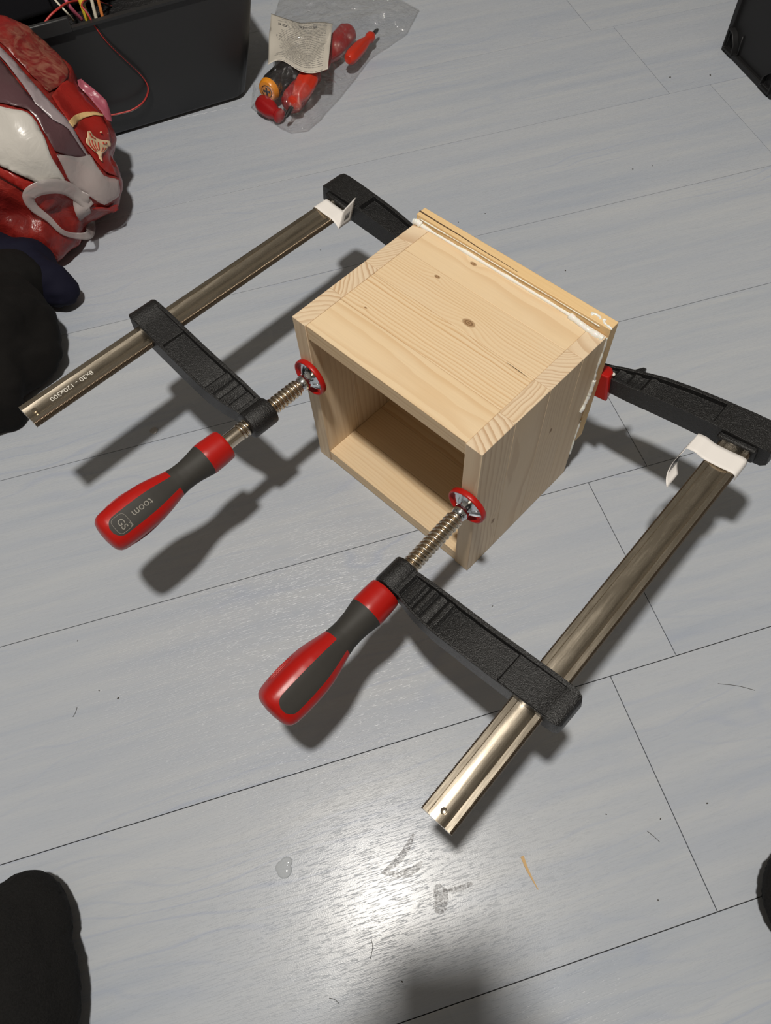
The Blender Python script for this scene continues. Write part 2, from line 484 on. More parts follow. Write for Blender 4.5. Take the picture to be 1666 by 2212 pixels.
def glue_line(pts, r0, amp, seed, parent, name='glue_bead', flat=.6, squash=None):
    pts = catmull(pts, 10); m = MB()
    rad = [max(.0003, r0 * (1 + amp * noise.noise((i * .16, seed, 0)) + .5 * amp * noise.noise((i * .5, seed, 3)))) for i in range(len(pts))]
    rad[0] *= .4; rad[-1] *= .4
    m.tube(pts, rad, 10)
    o = m.build(name, M_glue, parent, smooth=True)
    return o
# squeeze-out along the top rear joint
glue_line([(-W / 2 - .001, D - .0018, H + .0002), (-.08, D - .0012, H), (-.02, D - .0010, H), (.05, D - .0010, H), (.085, D - .0020, H + .0004), (.100, D - .0030, H + .0004), (.119, D - .0035, H + .0004)], .0017, .7, 1, box)
glue_line([(.078, D - .0022, H + .0003), (.090, D - .0038, H + .0004), (.100, D - .0050, H), (.112, D - .0052, H), (.1185, D - .0045, H)], .0029, .5, 5, box)
glue_line([(-W / 2 - .0012, D - .003, H + .001), (-W / 2 + .003, D - .0025, H + .0022), (-W / 2 + .008, D - .002, H + .0005)], .0034, .3, 8, box)
glue_line([(-.117, D + .0001, H + .0055), (-.05, D + .0002, H + .006), (.0, D, H + .0058), (.07, D + .0001, H + .0062), (.11, D, H + .006)], .00045, .9, 13, box)
glue_line([(.0985, D + .0042, H + OH), (.0962, D + .0058, H + OH), (.1000, D + .0072, H + OH), (.1045, D + .0066, H + OH), (.1060, D + .0048, H + OH)], .0013, .4, 21, box)
glue_line([(.1080, D + .0052, H + OH), (.1100, D + .0072, H + OH), (.1108, D + .0042, H + OH), (.1150, D + .0028, H + OH), (.1195, D + .0022, H + OH), (.1208, D + .0018, H + OH - .001)], .0012, .4, 31, box)
# squeeze-out down the right rear joint
glue_line([(W / 2 + .0004, D - .0005, H - .001), (W / 2 + .0006, D, .215), (W / 2 + .0004, D - .001, .190), (W / 2 + .0008, D + .0005, .172)], .0011, .8, 41, box)
glue_line([(W / 2 + .0006, D + .0004, .172), (W / 2 + .0010, D - .0008, .160), (W / 2 + .0010, D - .0018, .148), (W / 2 + .0008, D - .0050, .136), (W / 2 + .0006, D - .0085, .128)], .0021, .5, 47, box)
glue_line([(W / 2 + .0004, D - .0005, .105), (W / 2 + .0004, D - .001, .090), (W / 2 + .0004, D - .0015, .062), (W / 2 + .0002, D - .001, .040)], .0011, .9, 53, box)

# ------------------------------------------------------------------ bar clamps (modelled in millimetres)
MM = .001
DV = 161.1
def rail_mesh():
    top = [(-14.0, 2.2), (-13.1, 4.0), (-8.6, 4.0), (-8.2, 3.45), (-6.4, 2.85), (-4.6, 2.35), (-2.8, 2.05), (-1.0, 1.93), (1.0, 1.93), (2.8, 2.05), (4.6, 2.35), (6.4, 2.85), (8.2, 3.45), (8.6, 4.0), (13.1, 4.0), (14.0, 2.2)]
    sec = top + [(x, -z) for x, z in reversed(top)]
    return sec
def arm_loft(stations, parent, name, extra=None):
    """stations: x, y_near, y_far, half_thickness, floor_level (recess), flange_near, flange_far"""
    m = MB(); rings = []
    for x, yn, yf, h, r, fn, ff in stations:
        r = min(r, h)
        rings.append([(x, yn, -h), (x, yn, h), (x, yn + fn, h), (x, yn + fn + .6, r), (x, yf - ff - .6, r), (x, yf - ff, h), (x, yf, h), (x, yf, -h), (x, yf - ff, -h), (x, yf - ff - .6, -r), (x, yn + fn + .6, -r), (x, yn + fn, -h)])
    m.loft([[Vector(v) for v in r] for r in rings])
    if extra: extra(m)
    return m.build(name, M_cast, parent, scale=MM, bevel=.0009, seg=2)

HP = [(-119.5, 12.5), (-120.5, 15.6), (-122, 16.2), (-132, 16.7), (-143, 17.0), (-146, 16.7), (-152, 15.6), (-160, 14.2), (-168, 13.5), (-176, 13.6), (-184, 14.7), (-192, 16.6), (-200, 18.6), (-210, 20.6), (-220, 21.6), (-232, 22.0), (-244, 21.8), (-252, 21.2), (-257, 20.4), (-260, 19.0), (-262.5, 16.2), (-264, 11.5), (-264.8, 5.0)]
def hrad(y):
    for (a, ra), (b, rb) in zip(HP[:-1], HP[1:]):
        if b <= y <= a: return ra + (rb - ra) * (a - y) / (a - b)
    return HP[-1][1]
def hsec(y, th):
    """rounded-square section that blends to a circle at the ferrule"""
    k = min(1, max(0, (-150 - y) / 60.)); n = 2 + 1.0 * k
    c, s = math.cos(th), math.sin(th)
    d = (abs(c) ** n + abs(s) ** n) ** (-1 / n)
    return hrad(y) * d * (1 - .03 * k)

def clamp(matrix, slide_y, slide_skew, up, label, roll):
    c = empty('bar_clamp', matrix)
    tag(c, label, 'clamp', 'bar clamps gripping the wooden box')
    # ---- rail with rolled profile and serrated edges
    sec = rail_mesh(); y0, y1 = -238., 214.; step = .8
    n = int((y1 - y0) / step); rings = []
    for i in range(n + 1):
        y = y0 + (y1 - y0) * i / n
        rings.append([(DV + x, y, z) for x, z in sec])
    m = MB(); m.loft([rings[0], rings[-1]])
    rail = m.build('rail', M_nickel, c, scale=MM, smooth='auto', angle=25)
    for s in (-1, 1):
        m = MB(); prof = []
        for i in range(n + 1):
            y = y0 + (y1 - y0) * i / n; a = .7 if i % 2 else 0
            xo = s * (15.25 - a)
            prof.append([(DV + s * 13.0, y, 3.9), (DV + xo - s * .9, y, 3.2), (DV + xo, y, 1.9), (DV + xo, y, -1.9), (DV + xo - s * .9, y, -3.2), (DV + s * 13.0, y, -3.9)])
        m.loft(prof); m.build('serrated_edge', M_tooth, rail, scale=MM)
    for yy in (-229.,):
        m = MB(); m.lathe([(-4.2, 2.2), (-3.6, 2.6), (3.0, 2.6), (2.5, 2.6), (3.3, 2.2), (3.7, 1.0), (3.75, .3)], 20, axis='z', o=(DV, yy, 0)); m.build('stop_pin', M_nickel, rail, scale=MM, smooth='auto')
    # ---- fixed arm
    def ex(m):
        m.add([(30, 222, -4), (30, 222, 4), (44, 225, -4), (44, 225, 4), (43, 236, -3), (43, 236, 3), (39.5, 236, -3), (39.5, 236, 3)], [(0, 2, 3, 1), (2, 4, 5, 3), (4, 6, 7, 5), (6, 0, 1, 7), (0, 6, 4, 2), (1, 3, 5, 7)])
    st = [(-14, 199.5, 211, 8, 8, 3, 3), (-6, 198.5, 213, 9, 9, 3, 3), (14, 198, 216, 9.6, 9.6, 3, 3), (16, 198, 216.5, 9.8, 5.5, 2.6, 3), (22, 198, 218, 10, 5.5, 2.6, 3), (25, 198, 219, 10.2, 7.8, 2.6, 3), (29, 198, 220, 10.3, 7.8, 2.6, 3), (32, 198, 220.5, 10.5, 5.5, 2.6, 3), (38, 198, 222, 10.7, 5.5, 2.6, 3.2), (41, 198, 222.5, 10.8, 7.8, 2.6, 3.2), (45, 198, 223.5, 11, 7.8, 2.6, 3.2), (48, 198, 224, 11, 5.5, 2.6, 3.2), (54, 198.5, 225.5, 11.2, 5.5, 2.6, 3.4), (57, 198.5, 226, 11.3, 8.2, 2.6, 3.4), (62, 198.5, 227, 11.5, 8.2, 2.6, 3.4), (65, 199, 227.5, 11.5, 6.5, 3, 4), (70, 199, 228.5, 11.6, 6.5, 3, 4), (100, 199.5, 231, 12, 6.5, 3, 4), (131, 199, 232, 12, 6.5, 3, 4), (133, 199, 232, 12, 12, 3, 4), (160, 198, 232, 12, 12, 3, 4), (178, 197, 231.5, 12, 12, 3, 4), (186, 197, 230.5, 11.4, 11.4, 3, 4), (190.5, 198.5, 228, 9, 9, 3, 4), (191.5, 201, 226, 6, 6, 3, 4)]
    fa = arm_loft(st, c, 'fixed_arm', ex)
    m = MB(); m.box(DV - 19, DV + 19, 192, 199, -8.5, 8.5); m.build('rail_socket', M_cast, fa, scale=MM, bevel=.002)
    # red protective cap on the fixed jaw
    rr = lambda y, a, b, z: [(-a, y, -z), (-a, y, z), (b, y, z), (b, y, -z)]
    m = MB(); m.loft([rr(191.7, 15, 24.5, 17.2), rr(193.5, 15.5, 25.5, 17.8), rr(203, 15, 24, 15.0), rr(211, 14.6, 18, 11.8)])
    cap = m.build('jaw_cap', M_red, c, scale=MM, bevel=.0011)
    # ---- sliding arm
    S = Matrix.Translation((0, slide_y, 0)) @ Matrix.Rotation(R(slide_skew), 4, 'Z')
    def ex2(m):
        b = len(m.v)
        m.lathe([(-15.5, 12.6), (-14.5, 14.3), (-13, 14.8), (13, 14.8), (14.5, 14.3), (15.5, 12.6)], 32)
    st = [(8, -14.5, 14, 10, 10, 2.6, 3), (14.5, -14.8, 14.2, 10, 10, 2.6, 3), (17, -15, 14.3, 10, 6.5, 2.2, 3.6), (19, -15.5, 14.4, 10.1, 7.4, 2.2, 3.6), (27, -17.3, 14.6, 10.3, 7.6, 2.2, 3.6), (29.5, -17.9, 14.7, 10.4, 5.0, 2.2, 3.6), (32, -18.4, 14.8, 10.5, 5.0, 2.2, 3.6), (35.5, -19, 14.9, 10.6, 7.8, 2.2, 3.6), (39, -19.5, 15, 10.6, 7.8, 2.2, 3.6), (42, -19.8, 15, 10.7, 5.0, 2.2, 3.6), (45, -20.1, 15, 10.8, 6.8, 2.2, 3.6), (49, -20.5, 15, 10.8, 6.8, 2.2, 3.6), (52, -20.7, 15, 10.9, 4.8, 2.2, 3.6), (56, -21, 15, 11, 7.8, 2.2, 3.6), (60, -21.1, 15, 11, 7.8, 2.2, 3.6), (63, -21.2, 15, 11, 4.8, 2.2, 3.8), (66, -21.2, 15, 11, 5.6, 2.6, 4), (100, -20.6, 15.2, 11.2, 6.2, 3.0, 4), (131, -19.6, 16, 11.4, 6.8, 3.4, 4), (132.5, -19.6, 16, 11.4, 9.6, 1, 4), (160, -18.6, 16.8, 11.6, 9.8, 1, 4), (176, -18.2, 17, 11.6, 10, 1, 4), (179, -18.1, 17, 11.6, 11.6, 1, 4), (186, -17.6, 16.5, 11, 11, 1, 4), (190, -16, 15, 9, 9, 1, 4), (191.5, -13.5, 12.5, 6, 6, 1, 4)]
    sa = arm_loft(st, c, 'sliding_arm', ex2)
    for v in sa.data.vertices:
        v.co = (S @ (v.co * 1000)) * MM
    # ---- spindle
    m = MB(); rings = []; nn = 36; P = 4.9
    ys = [-19.5 - .36 * i for i in range(int((101.5 - 19.5) / .36))]
    for y in ys:
        ring = []
        for k in range(nn):
            th = 2 * math.pi * k / nn; ph = (y / P + k / nn) % 1.0
            r = 6.5 + 2.4 * math.sqrt(max(0, 1 - (abs(ph - .5) * 2.25) ** 2)) if abs(ph - .5) < .444 else 6.5
            fade = min(1, (-19.5 - y) / 3.0); r = 6.6 + (r - 6.6) * fade
            ring.append((r * math.cos(th), y, r * math.sin(th)))
        rings.append(ring)
    m.loft(rings); sp = m.build('spindle', M_thread, c, scale=MM, smooth='auto', angle=60)
    m = MB(); m.lathe([(-101, 7.2), (-102, 8.1), (-122, 8.1), (-123, 7.5)], 28); m.build('smooth_shank', M_thread, sp, scale=MM, smooth='auto')
    # ---- swivel pad
    m = MB(); m.lathe([(-19.5, 5.5), (-19, 6.6), (-17.5, 7.6), (-14.5, 8.2), (-12.5, 8.3), (-10.5, 7.6), (-9.6, 7.4), (-8.6, 8.2), (-3.6, 15.4), (-3.2, 18.4), (-2.2, 18.6), (-1.2, 18.4)], 40)
    pad = m.build('swivel_pad', M_chrome, c, scale=MM, smooth='auto', angle=28)
    m = MB()
    for k in range(4):
        a = k * math.pi / 2 + .2; ca, sa_ = math.cos(a), math.sin(a)
        for off in (-1.2, 0, 1.2):
            p0 = Vector((8.8 * ca - off * sa_, -8.3, 8.8 * sa_ + off * ca)); p1 = Vector((15 * ca - off * sa_, -3.9, 15 * sa_ + off * ca))
            m.tube([p0, p0.lerp(p1, .5), p1], .22, 6)
    m.build('pad_rib', M_chrome, pad, scale=MM, smooth=True)
    m = MB(); prof = [(-.3, 19.4), (-.3, 20.4), (-1, 21.2), (-5.4, 21.2), (-6.3, 20.7), (-6.6, 20), (-6.3, 19.3), (-5.6, 18.9), (-3.4, 18.5), (-3.2, 17.6), (-1.0, 17.6)]
    rings = [[(r * math.cos(2 * math.pi * k / 48), y, r * math.sin(2 * math.pi * k / 48)) for k in range(48)] for y, r in prof + [prof[0]]]
    m.loft(rings, cap=False); m.build('pad_ring', M_red, pad, scale=MM, smooth='auto', angle=50)
    # ---- handle: charcoal grip strips between red shell panels
    NA, NB_ = 14, 14
    ysr = []
    ylist = [HP[0][0]] + [-120.5, -122] + [-122 - 2.0 * i for i in range(1, 12)] + [-146.0] + [-146 - 1.5 * i for i in range(1, 25)] + [-183.5] + [-184.5 - 1.8 * i for i in range(1, 40)]
    ylist = [y for y in ylist if y > -256.5] + [-257, -259, -260, -261.3, -262.5, -263.4, -264, -264.6, -264.8]
    def sect(y):
        a0 = R(26.5); e = min(1, max(0.05, (y + 257.5) / 9.0)) if y < -240 else 1
        return a0 * math.sqrt(1 - (1 - e) ** 2) if y < -246 else a0
    cols = NA * 2 + NB_ * 2
    V = []
    for y in ylist:
        a = max(sect(y), R(3)); ang = []
        for i in range(NA): ang.append(-a + 2 * a * i / NA)
        for i in range(NB_): ang.append(a + (math.pi - 2 * a) * i / NB_)
        for i in range(NA): ang.append(math.pi - a + 2 * a * i / NA)
        for i in range(NB_): ang.append(math.pi + a + (math.pi - 2 * a) * i / NB_)
        for an in ang:
            th = an + math.pi / 2 + R(roll); r = hsec(y, an + math.pi / 4 * 0)
            V.append((r * math.cos(th), y, r * math.sin(th)))
    Fr, Fg = [], []
    for i in range(len(ylist) - 1):
        ym = (ylist[i] + ylist[i + 1]) / 2
        for k in range(cols):
            strip = k < NA or (NA + NB_ <= k < 2 * NA + NB_)
            grey = (-183.5 < ym < -146) or (strip and -257 < ym <= -183.5)
            q = [i * cols + k, i * cols + (k + 1) % cols, (i + 1) * cols + (k + 1) % cols, (i + 1) * cols + k]
            (Fg if grey else Fr).append(q)
    Fr.append([k for k in range(cols)]); Fr.append([(len(ylist) - 1) * cols + k for k in range(cols)])
    def sub(F):
        idx = {}; vv = []; ff = []
        for q in F:
            w = []
            for i in q:
                if i not in idx: idx[i] = len(vv); vv.append(Vector(V[i]) * MM)
                w.append(idx[i])
            ff.append(w)
        return vv, ff
    hd = mesh_obj('handle', *sub(Fr), M_red, c, smooth='auto', angle=50)
    mesh_obj('rubber_grip', *sub(Fg), M_grip, hd, smooth=True)
    # finger grooves as raised beads; the darker red paints in recess shade
    for s in (-1, 1):
        for j, (ya, yb) in enumerate([(-222, -246), (-218, -248), (-222, -246)]):
            m = MB(); an = s * math.pi / 2 + R(11) * (j - 1); pts = []; rad = []
            for i in range(9):
                y = ya + (yb - ya) * i / 8; th = an + math.pi / 2 + R(roll); r = hsec(y, an) + .02
                pts.append((r * math.cos(th), y, r * math.sin(th))); rad.append(.15 + .55 * math.sin(math.pi * i / 8))
            m.tube(pts, rad, 6); m.build('moulded_groove', M_groove_shade if s * up < 0 else M_red, hd, scale=MM, smooth=True)
    return c, rail, hd, cap

def frame(o, X, Y):
    X = Vector(X).normalized(); Y = Vector(Y); Y = (Y - X * Y.dot(X)).normalized(); Z = X.cross(Y)
    M = Matrix((X, Y, Z)).transposed().to_4x4(); M.translation = Vector(o); return M
MR = frame((.0939, -.1573, .1445), (.516, -.843, .1519), (.8511, .5246, .0203))
ML = frame((-.0141, .0309, .1585), (-.4949, .8639, .0933), (.8664, .4988, -.0225))
cR, railR, handR, capR = clamp(MR, -103.5, -1.9, 1, 'black and nickel bar clamp in the foreground on the right side of the box', -43)
cL, railL, handL, capL = clamp(ML, -75.5, 0.6, -1, 'black and nickel bar clamp on the left side with etched size marking on its rail', -28)

# glue drop on the right jaw cap
m = MB(); m.lathe([(-1.9, .3), (-1.6, 1.2), (-.6, 2.0), (.6, 2.0), (1.5, 1.2), (1.9, .3)], 16, axis='z', o=(24.0, 203.5, 12.0)); m.build('glue_drop', M_glue, capR, scale=MM, smooth=True)

# etched size on the left rail (top side is local -z)
def place_text(body, size, parent, name, mat, fn, depth=.0):
    me = text_mesh(body, size, depth)
    for v in me.vertices: v.co = Vector(fn(v.co.x, v.co.y, v.co.z)) * MM
    return finish(name, me, mat, parent)
# reading direction -Y, letter tops towards -X (inwards)
place_text('8x30 - 120x300', 8.0, railL, 'etched_lettering', M_mark, lambda a, b, z: (DV - b, -185 - a * 1.0, -(1.98 + .0285 * b * b) - z))
def htop(x, y, roll):
    # height of the grip surface above the axis for a given sideways offset
    best = 0
    for i in range(-40, 41):
        an = R(i); th = an
        r = hsec(y, an)
        xx = r * math.sin(an); zz = r * math.cos(an)
        if xx >= x: return zz
    return 0
rl = R(-28)
def hl(a, b, z, y0=0.0):
    # strip frame: sideways s, along y; strip centre direction is local -z rotated by the roll
    s = b; y = y0 - a; hgt = htop(s, y, 0) + .12
    n = Vector((math.cos(-math.pi / 2 + rl), 0, math.sin(-math.pi / 2 + rl))); tdir = Vector((-math.sin(-math.pi / 2 + rl), 0, math.cos(-math.pi / 2 + rl)))
    p = n * hgt - tdir * s
    return (p.x, y, p.z)
place_text('toom', 10.0, handL, 'printed_lettering', M_print, lambda a, b, z: hl(a, b, z, -222.5))
place_text('GS', 9.5, handL, 'printed_mark', M_print, lambda a, b, z: hl(-b * .92, a * .92 + .6, z, -246.0))
place_text('VPA', 3.0, handL, 'printed_mark', M_print, lambda a, b, z: hl(-b, a + 6.5 * 0 + 5.5, z, -240.0))
m = MB(); pts = []
for i in range(41):
    t = i / 40 * 2 * math.pi; cx_, sx_ = math.cos(t), math.sin(t)
    px = 7.2 * math.copysign(abs(cx_) ** .5, cx_); py = 8.0 * math.copysign(abs(sx_) ** .5, sx_)
    pts.append(hl(px, py, 0, -246.0))
m.tube(pts, .22, 5, cap=False); m.build('printed_outline', M_print, handL, scale=MM)

# ---- paper stickers round the rails
def strip(name, rows, mat, parent, thick=.00025):
    v = [Vector(p) * MM for r in rows for p in r]; n = len(rows[0]); f = []
    for i in range(len(rows) - 1):
        for k in range(n - 1): f.append([i * n + k, i * n + k + 1, (i + 1) * n + k + 1, (i + 1) * n + k])
    o = mesh_obj(name, v, f, mat, parent, smooth=True)
    md = o.modifiers.new('solid', 'SOLIDIFY'); md.thickness = thick; md.offset = 0
    return o
def sticker_rows(path, y0, y1, lean=0.0):
    path = catmull([(x, 0, z) for x, z in path], 6); rows = []
    for i, p in enumerate(path):
        rows.append([(p.x, y0 + (y1 - y0) * k / 6 + lean * i, p.z) for k in range(7)])
    return rows
# right: white band over the rail with a curled barcode tail on the inner side
stR = strip('price_sticker', sticker_rows([(DV + 16.5, -5), (DV + 16.2, 2), (DV + 12, 4.6), (DV, 4.4), (DV - 12, 4.8), (DV - 17, 5.6), (DV - 25, 8.5), (DV - 33, 8.0)], 163, 185), M_paper, railR)
tail = []
for i in range(15):
    t = i / 14; tail.append([(DV - 33 - 7 * math.sin(t * 2.2) + 9 * t * t, 178 - 8 * (1 - t) + 6 * 0 - t * 34 + 20 * k / 6 - 13, 8.0 - 24 * t - 3 * math.sin(t * 3)) for k in range(7)])
tl = strip('curled_tail', tail, M_paper, stR)
for j in range(9):
    rows = []
    for i in range(3, 10):
        r = tail[i]; a = Vector(r[1]).lerp(Vector(r[6]), (j + .15) / 9.5); b = Vector(r[1]).lerp(Vector(r[6]), (j + .15 + (.45 if j % 3 else .7)) / 9.5)
        off = Vector((-.35, 0, .1)); rows.append([a + off, b + off])
    strip('barcode_bar', rows, M_ink, stR, .0001)
    rows = [[Vector(p) + Vector((.7, 0, -.2)) for p in r] for r in rows]
    strip('barcode_bar', rows, M_ink, stR, .0001)
# left: white band with a folded flag on the inner side (top is local -z)
stL = strip('price_sticker', sticker_rows([(DV + 16.5, 5), (DV + 16.2, -2), (DV + 12, -4.6), (DV, -4.4), (DV - 12, -4.8), (DV - 16, -4.4), (DV - 22, -2.0), (DV - 27, 1.5)], 170, 190), M_paper, railL)
rows = []
for i in range(8):
    t = i / 7; rows.append([(DV - 27 + 2 * t, 170 + 20 * k / 6 + 10 * t, 1.5 - 26 * t * (.75 + .25 * k / 6)) for k in range(7)])
strip('folded_flag', rows, M_paper, stL)
for j in range(5):
    rws = []
    for i in range(2, 5):
        r = rows[i]; a = Vector(r[2]).lerp(Vector(r[5]), j / 6); b = Vector(r[2]).lerp(Vector(r[5]), (j + .5) / 6); off = Vector((-.4, -.2, 0)); rws.append([a + off, b + off])
    strip('printed_bar', rws, M_ink, stL, .0001)

# ------------------------------------------------------------------ black storage bin
dx = Vector((.9900, .1408, 0)); dy = Vector((-.1408, .9900, 0))
BIN = Matrix((dx, dy, Vector((0, 0, 1)))).transposed().to_4x4(); BIN.translation = Vector((.0376, .8096, 0))
binr = empty('storage_bin', BIN)
tag(binr, 'black plastic storage bin full of cables behind the red shopping bag', 'bin')
BW, BD, BH = .42, .30, .190
def binring(z, inset):
    k = z / BH; fx = .043 * k; fy = .022 * k
    x0, x1, y0, y1 = -BW - fx + inset, fx - inset, -fy + inset, BD + fy - inset
    rr = .022; out = []
    for cx_, cy_, a0 in ((x1 - rr, y0 + rr, -90), (x1 - rr, y1 - rr, 0), (x0 + rr, y1 - rr, 90), (x0 + rr, y0 + rr, 180)):
        for j in range(5):
            a = R(a0 + 22.5 * j); out.append((cx_ + rr * math.cos(a), cy_ + rr * math.sin(a), z))
    return out
m = MB(); m.loft([binring(.004, .012), binring(.0, .014), binring(.006, .006), binring(.01, .003), binring(BH * .5, .0), binring(BH - .004, .0), binring(BH - .004, -.006), binring(BH, -.006), binring(BH, .003), binring(.012, .010)])
m.build('bin_shell', M_black_plastic, binr, smooth='auto', angle=35)
m = MB(); m.box(-.42, -.245, -.0310, -.0235, BH - .004, BH + .016); m.build('rim_grip', M_black_plastic, binr, bevel=.002)

def cable(pts, r, mat, label, group=None, n=9):
    m = MB(); m.tube(catmull(pts, n), r, 8)
    o = m.build('cable', mat, None, smooth=True)
    return tag(o, label, 'cable', group)
CG = 'cables spilling from the black bin'
zr = BH
wire = [(-.13, .92, .12), (-.168, .84, .180), (-.1785, .7780, .2035), (-.1745, .7640, .1985), (-.1690, .7590, .1800), (-.1600, .7600, .1560), (-.1425, .7640, .1240), (-.1300, .7680, .1010), (-.1240, .7705, .0810), (-.1270, .7705, .0670), (-.1400, .7690, .0540), (-.1600, .7665, .0475), (-.1785, .7640, .0473), (-.2000, .7610, .0500), (-.2300, .7560, .0620)]
root = empty('twin_cable'); tag(root, 'thin red and black twin cable looping down the front of the bin', 'cable', CG)
m = MB(); m.tube(catmull(wire, 9), .0014, 8); m.build('red_strand', M_wire_red, root, smooth=True)
m = MB(); m.tube([Vector(p) + Vector((.0022, -.0004, -.0016)) for p in catmull(wire, 9)], .0013, 8); m.build('black_strand', M_wire_blk, root, smooth=True)
cable([(-.2550, .7420, .150), (-.2520, .7460, .1800), (-.2430, .7500, .1930), (-.2320, .7560, .2020), (-.2140, .7660, .2080), (-.1950, .80, .20), (-.17, .86, .17)], .0016, M_wire_red, 'red cable arching over the bin rim next to the red shopping bag', CG)
cable([(-.20, .90, .17), (-.205, .85, .22), (-.2010, .815, .215), (-.1990, .795, .20), (-.19, .81, .17)], .0028, M_wire_pink, 'pink cable bending just inside the bin rim', CG)
cable([(-.17, .93, .16), (-.175, .87, .235), (-.178, .825, .225), (-.1800, .8020, .200), (-.18, .80, .15)], .0042, M_wire_yel, 'thick yellow cable standing up inside the bin', CG)
cable([(-.14, .92, .16), (-.152, .86, .235), (-.160, .825, .225), (-.1640, .8070, .205), (-.17, .80, .15)], .0026, M_wire_wht, 'cream cable beside the yellow one inside the bin', CG)
cable([(-.12, .93, .16), (-.140, .86, .235), (-.150, .825, .220), (-.1545, .8080, .205), (-.16, .80, .15)], .0024, M_wire_or, 'orange cable inside the bin, rightmost of the bunch', CG)
cable([(-.235, .86, .24), (-.225, .815, .222), (-.2120, .785, .210), (-.2030, .775, .199), (-.2, .79, .18)], .0015, M_wire_wht, 'thin shiny white cable crossing the bin rim', CG)
m = MB(); m.box(-.10, .10, -.06, .06, 0, .05, Matrix.Translation((-.23, .93, .150)) @ Matrix.Rotation(R(12), 4, 'Z') @ Matrix.Rotation(R(-10), 4, 'X'))
o = m.build('power_adapter', simple('gloss_black_plastic', (.01, .01, .012), .2), None, bevel=.008, seg=3); tag(o, 'dark glossy power adapter lying among the cables in the bin', 'adapter')
m = MB(); m.box(-.36, .0, .02, .28, .012, .145, BIN); o = m.build('cable_tangle', simple('dark_cable_mass', (.008, .008, .009), .6, bump=(90, 1, .01)), None, bevel=.02, seg=3)
tag(o, 'dark tangle of cables filling the bottom of the bin', 'cables', None, 'stuff')

# ------------------------------------------------------------------ black case at the right
case = empty('plastic_case', Matrix.Translation((.8640, .4985, 0)))
tag(case, 'black plastic case standing on its side at the top right edge', 'case')
CY, CZ, CX = .1630, .24, .26
m = MB(); m.box(0.006, CX, 0, CY, 0, CZ); m.build('case_body', M_black_crate, case, bevel=.004, seg=3)
m = MB()
m.box(0, .008, 0, .010, 0, CZ); m.box(0, .008, CY - .010, CY, 0, CZ); m.box(0, .008, .010, CY - .010, 0, .010); m.box(0, .008, .010, CY - .010, CZ - .010, CZ)
m.build('base_rim', M_black_crate, case, bevel=.0015)
def hollow_foot(cy_, cz_, sy, sz):
    m = MB(); a = .030; w = .0035
    P2 = [(0, 0), (a * sy, 0), (a * sy * .92, a * .55 * sz), (a * .45 * sy, a * 1.05 * sz), (0, a * 1.15 * sz)]
    cyc = sum(p[0] for p in P2) / 5; czc = sum(p[1] for p in P2) / 5
    out = [(cy_ + p[0], cz_ + p[1]) for p in P2]; inn = [(cy_ + cyc + (p[0] - cyc) * .8, cz_ + czc + (p[1] - czc) * .8) for p in P2]
    rings = [[(.006, y, z) for y, z in out], [(-.004, y, z) for y, z in out], [(-.004, y, z) for y, z in inn], [(.005, y, z) for y, z in inn]]
    m.loft(rings, cap=False); m.f.append([len(m.v) - 5 + k for k in range(5)])
    m.build('hollow_foot', M_black_crate, case, bevel=.0008)
hollow_foot(.006, .006, 1, 1); hollow_foot(CY - .006, .006, -1, 1); hollow_foot(.006, CZ - .006, 1, -1); hollow_foot(CY - .006, CZ - .006, -1, -1)
m = MB(); m.tube([(.004, CY - .044, .008), (.003, CY - .042, .028), (.004, CY - .040, .040)], .0016, 6); m.build('base_rib', M_black_crate, case, smooth=True)

# ------------------------------------------------------------------ red shopping bag
def bag_print():
    t = NT('red_printed_film'); p = t.obj()
    n = t.noise(p, 26.0, 4, .6, .8); n2 = t.noise(p, 90.0, 3, .6, 1.5)
    c = t.mix(t.mapr(n, .38, .66), (.14, .009, .008), (.27, .022, .016))
    t.set(Base_Color=c, Roughness=.3); t.bump(t.math('ADD', n, t.math('MULTIPLY', n2, .25)), .5, .006)
    return t.m
M_bag = bag_print()
def meat_print():
    t = NT('red_photo_print_film'); p = t.obj()
    n = t.noise(p, 34.0, 5, .62, 2.5); n2 = t.noise(p, 16.0, 3, .6, 1.0)
    c = t.mix(t.mapr(n, .42, .62), (.13, .010, .010), (.21, .075, .05))
    c = t.mix(t.mapr(n2, .45, .62), c, (.20, .012, .011))
    t.set(Base_Color=c, Roughness=.33); t.bump(n, .3, .003); return t.m
def film(name, c, alpha, rough=.3):
    t = NT(name); t.set(Base_Color=c, Roughness=rough, Alpha=alpha)
    t.bump(t.noise(t.obj(), 45.0, 3, .6, .6), .35, .004); return t.m
M_meat = meat_print()
M_hem = film('lilac_grey_film', (.30, .25, .265), .9)
M_inner = film('dark_plum_film', (.085, .042, .048), 1.0)
M_white = film('white_film', (.52, .50, .465), 1.0, .3)
M_trans = film('translucent_white_film', (.50, .45, .44), .5, .25)
M_frontred = film('bright_red_film', (.29, .016, .012), 1.0, .28)
M_gold = film('gold_print', (.62, .42, .19), 1.0, .4)
M_cream = film('cream_print', (.70, .52, .33), 1.0, .4)
M_pinkp = film('pink_crinkled_film', (.34, .085, .12), 1.0, .3)
M_logo = film('scarlet_print', (.48, .03, .015), 1.0, .4)
BAGL = [(-0.2890, 0.6950, 0.19, 0.0560), (-0.2593, 0.6654, 0.16, 0.058), (-0.2467, 0.6279, 0.11, 0.0699), (-0.2553, 0.5706, 0.075, 0.0683), (-0.3044, 0.5876, 0.12, 0.1045), (-0.3253, 0.5279, 0.045, 0.06), (-0.3476, 0.6511, 0.16, 0.0998), (-0.3902, 0.5786, 0.08, 0.0989), (-.33, .60, .05, .10), (-.28, .62, .05, .08)]
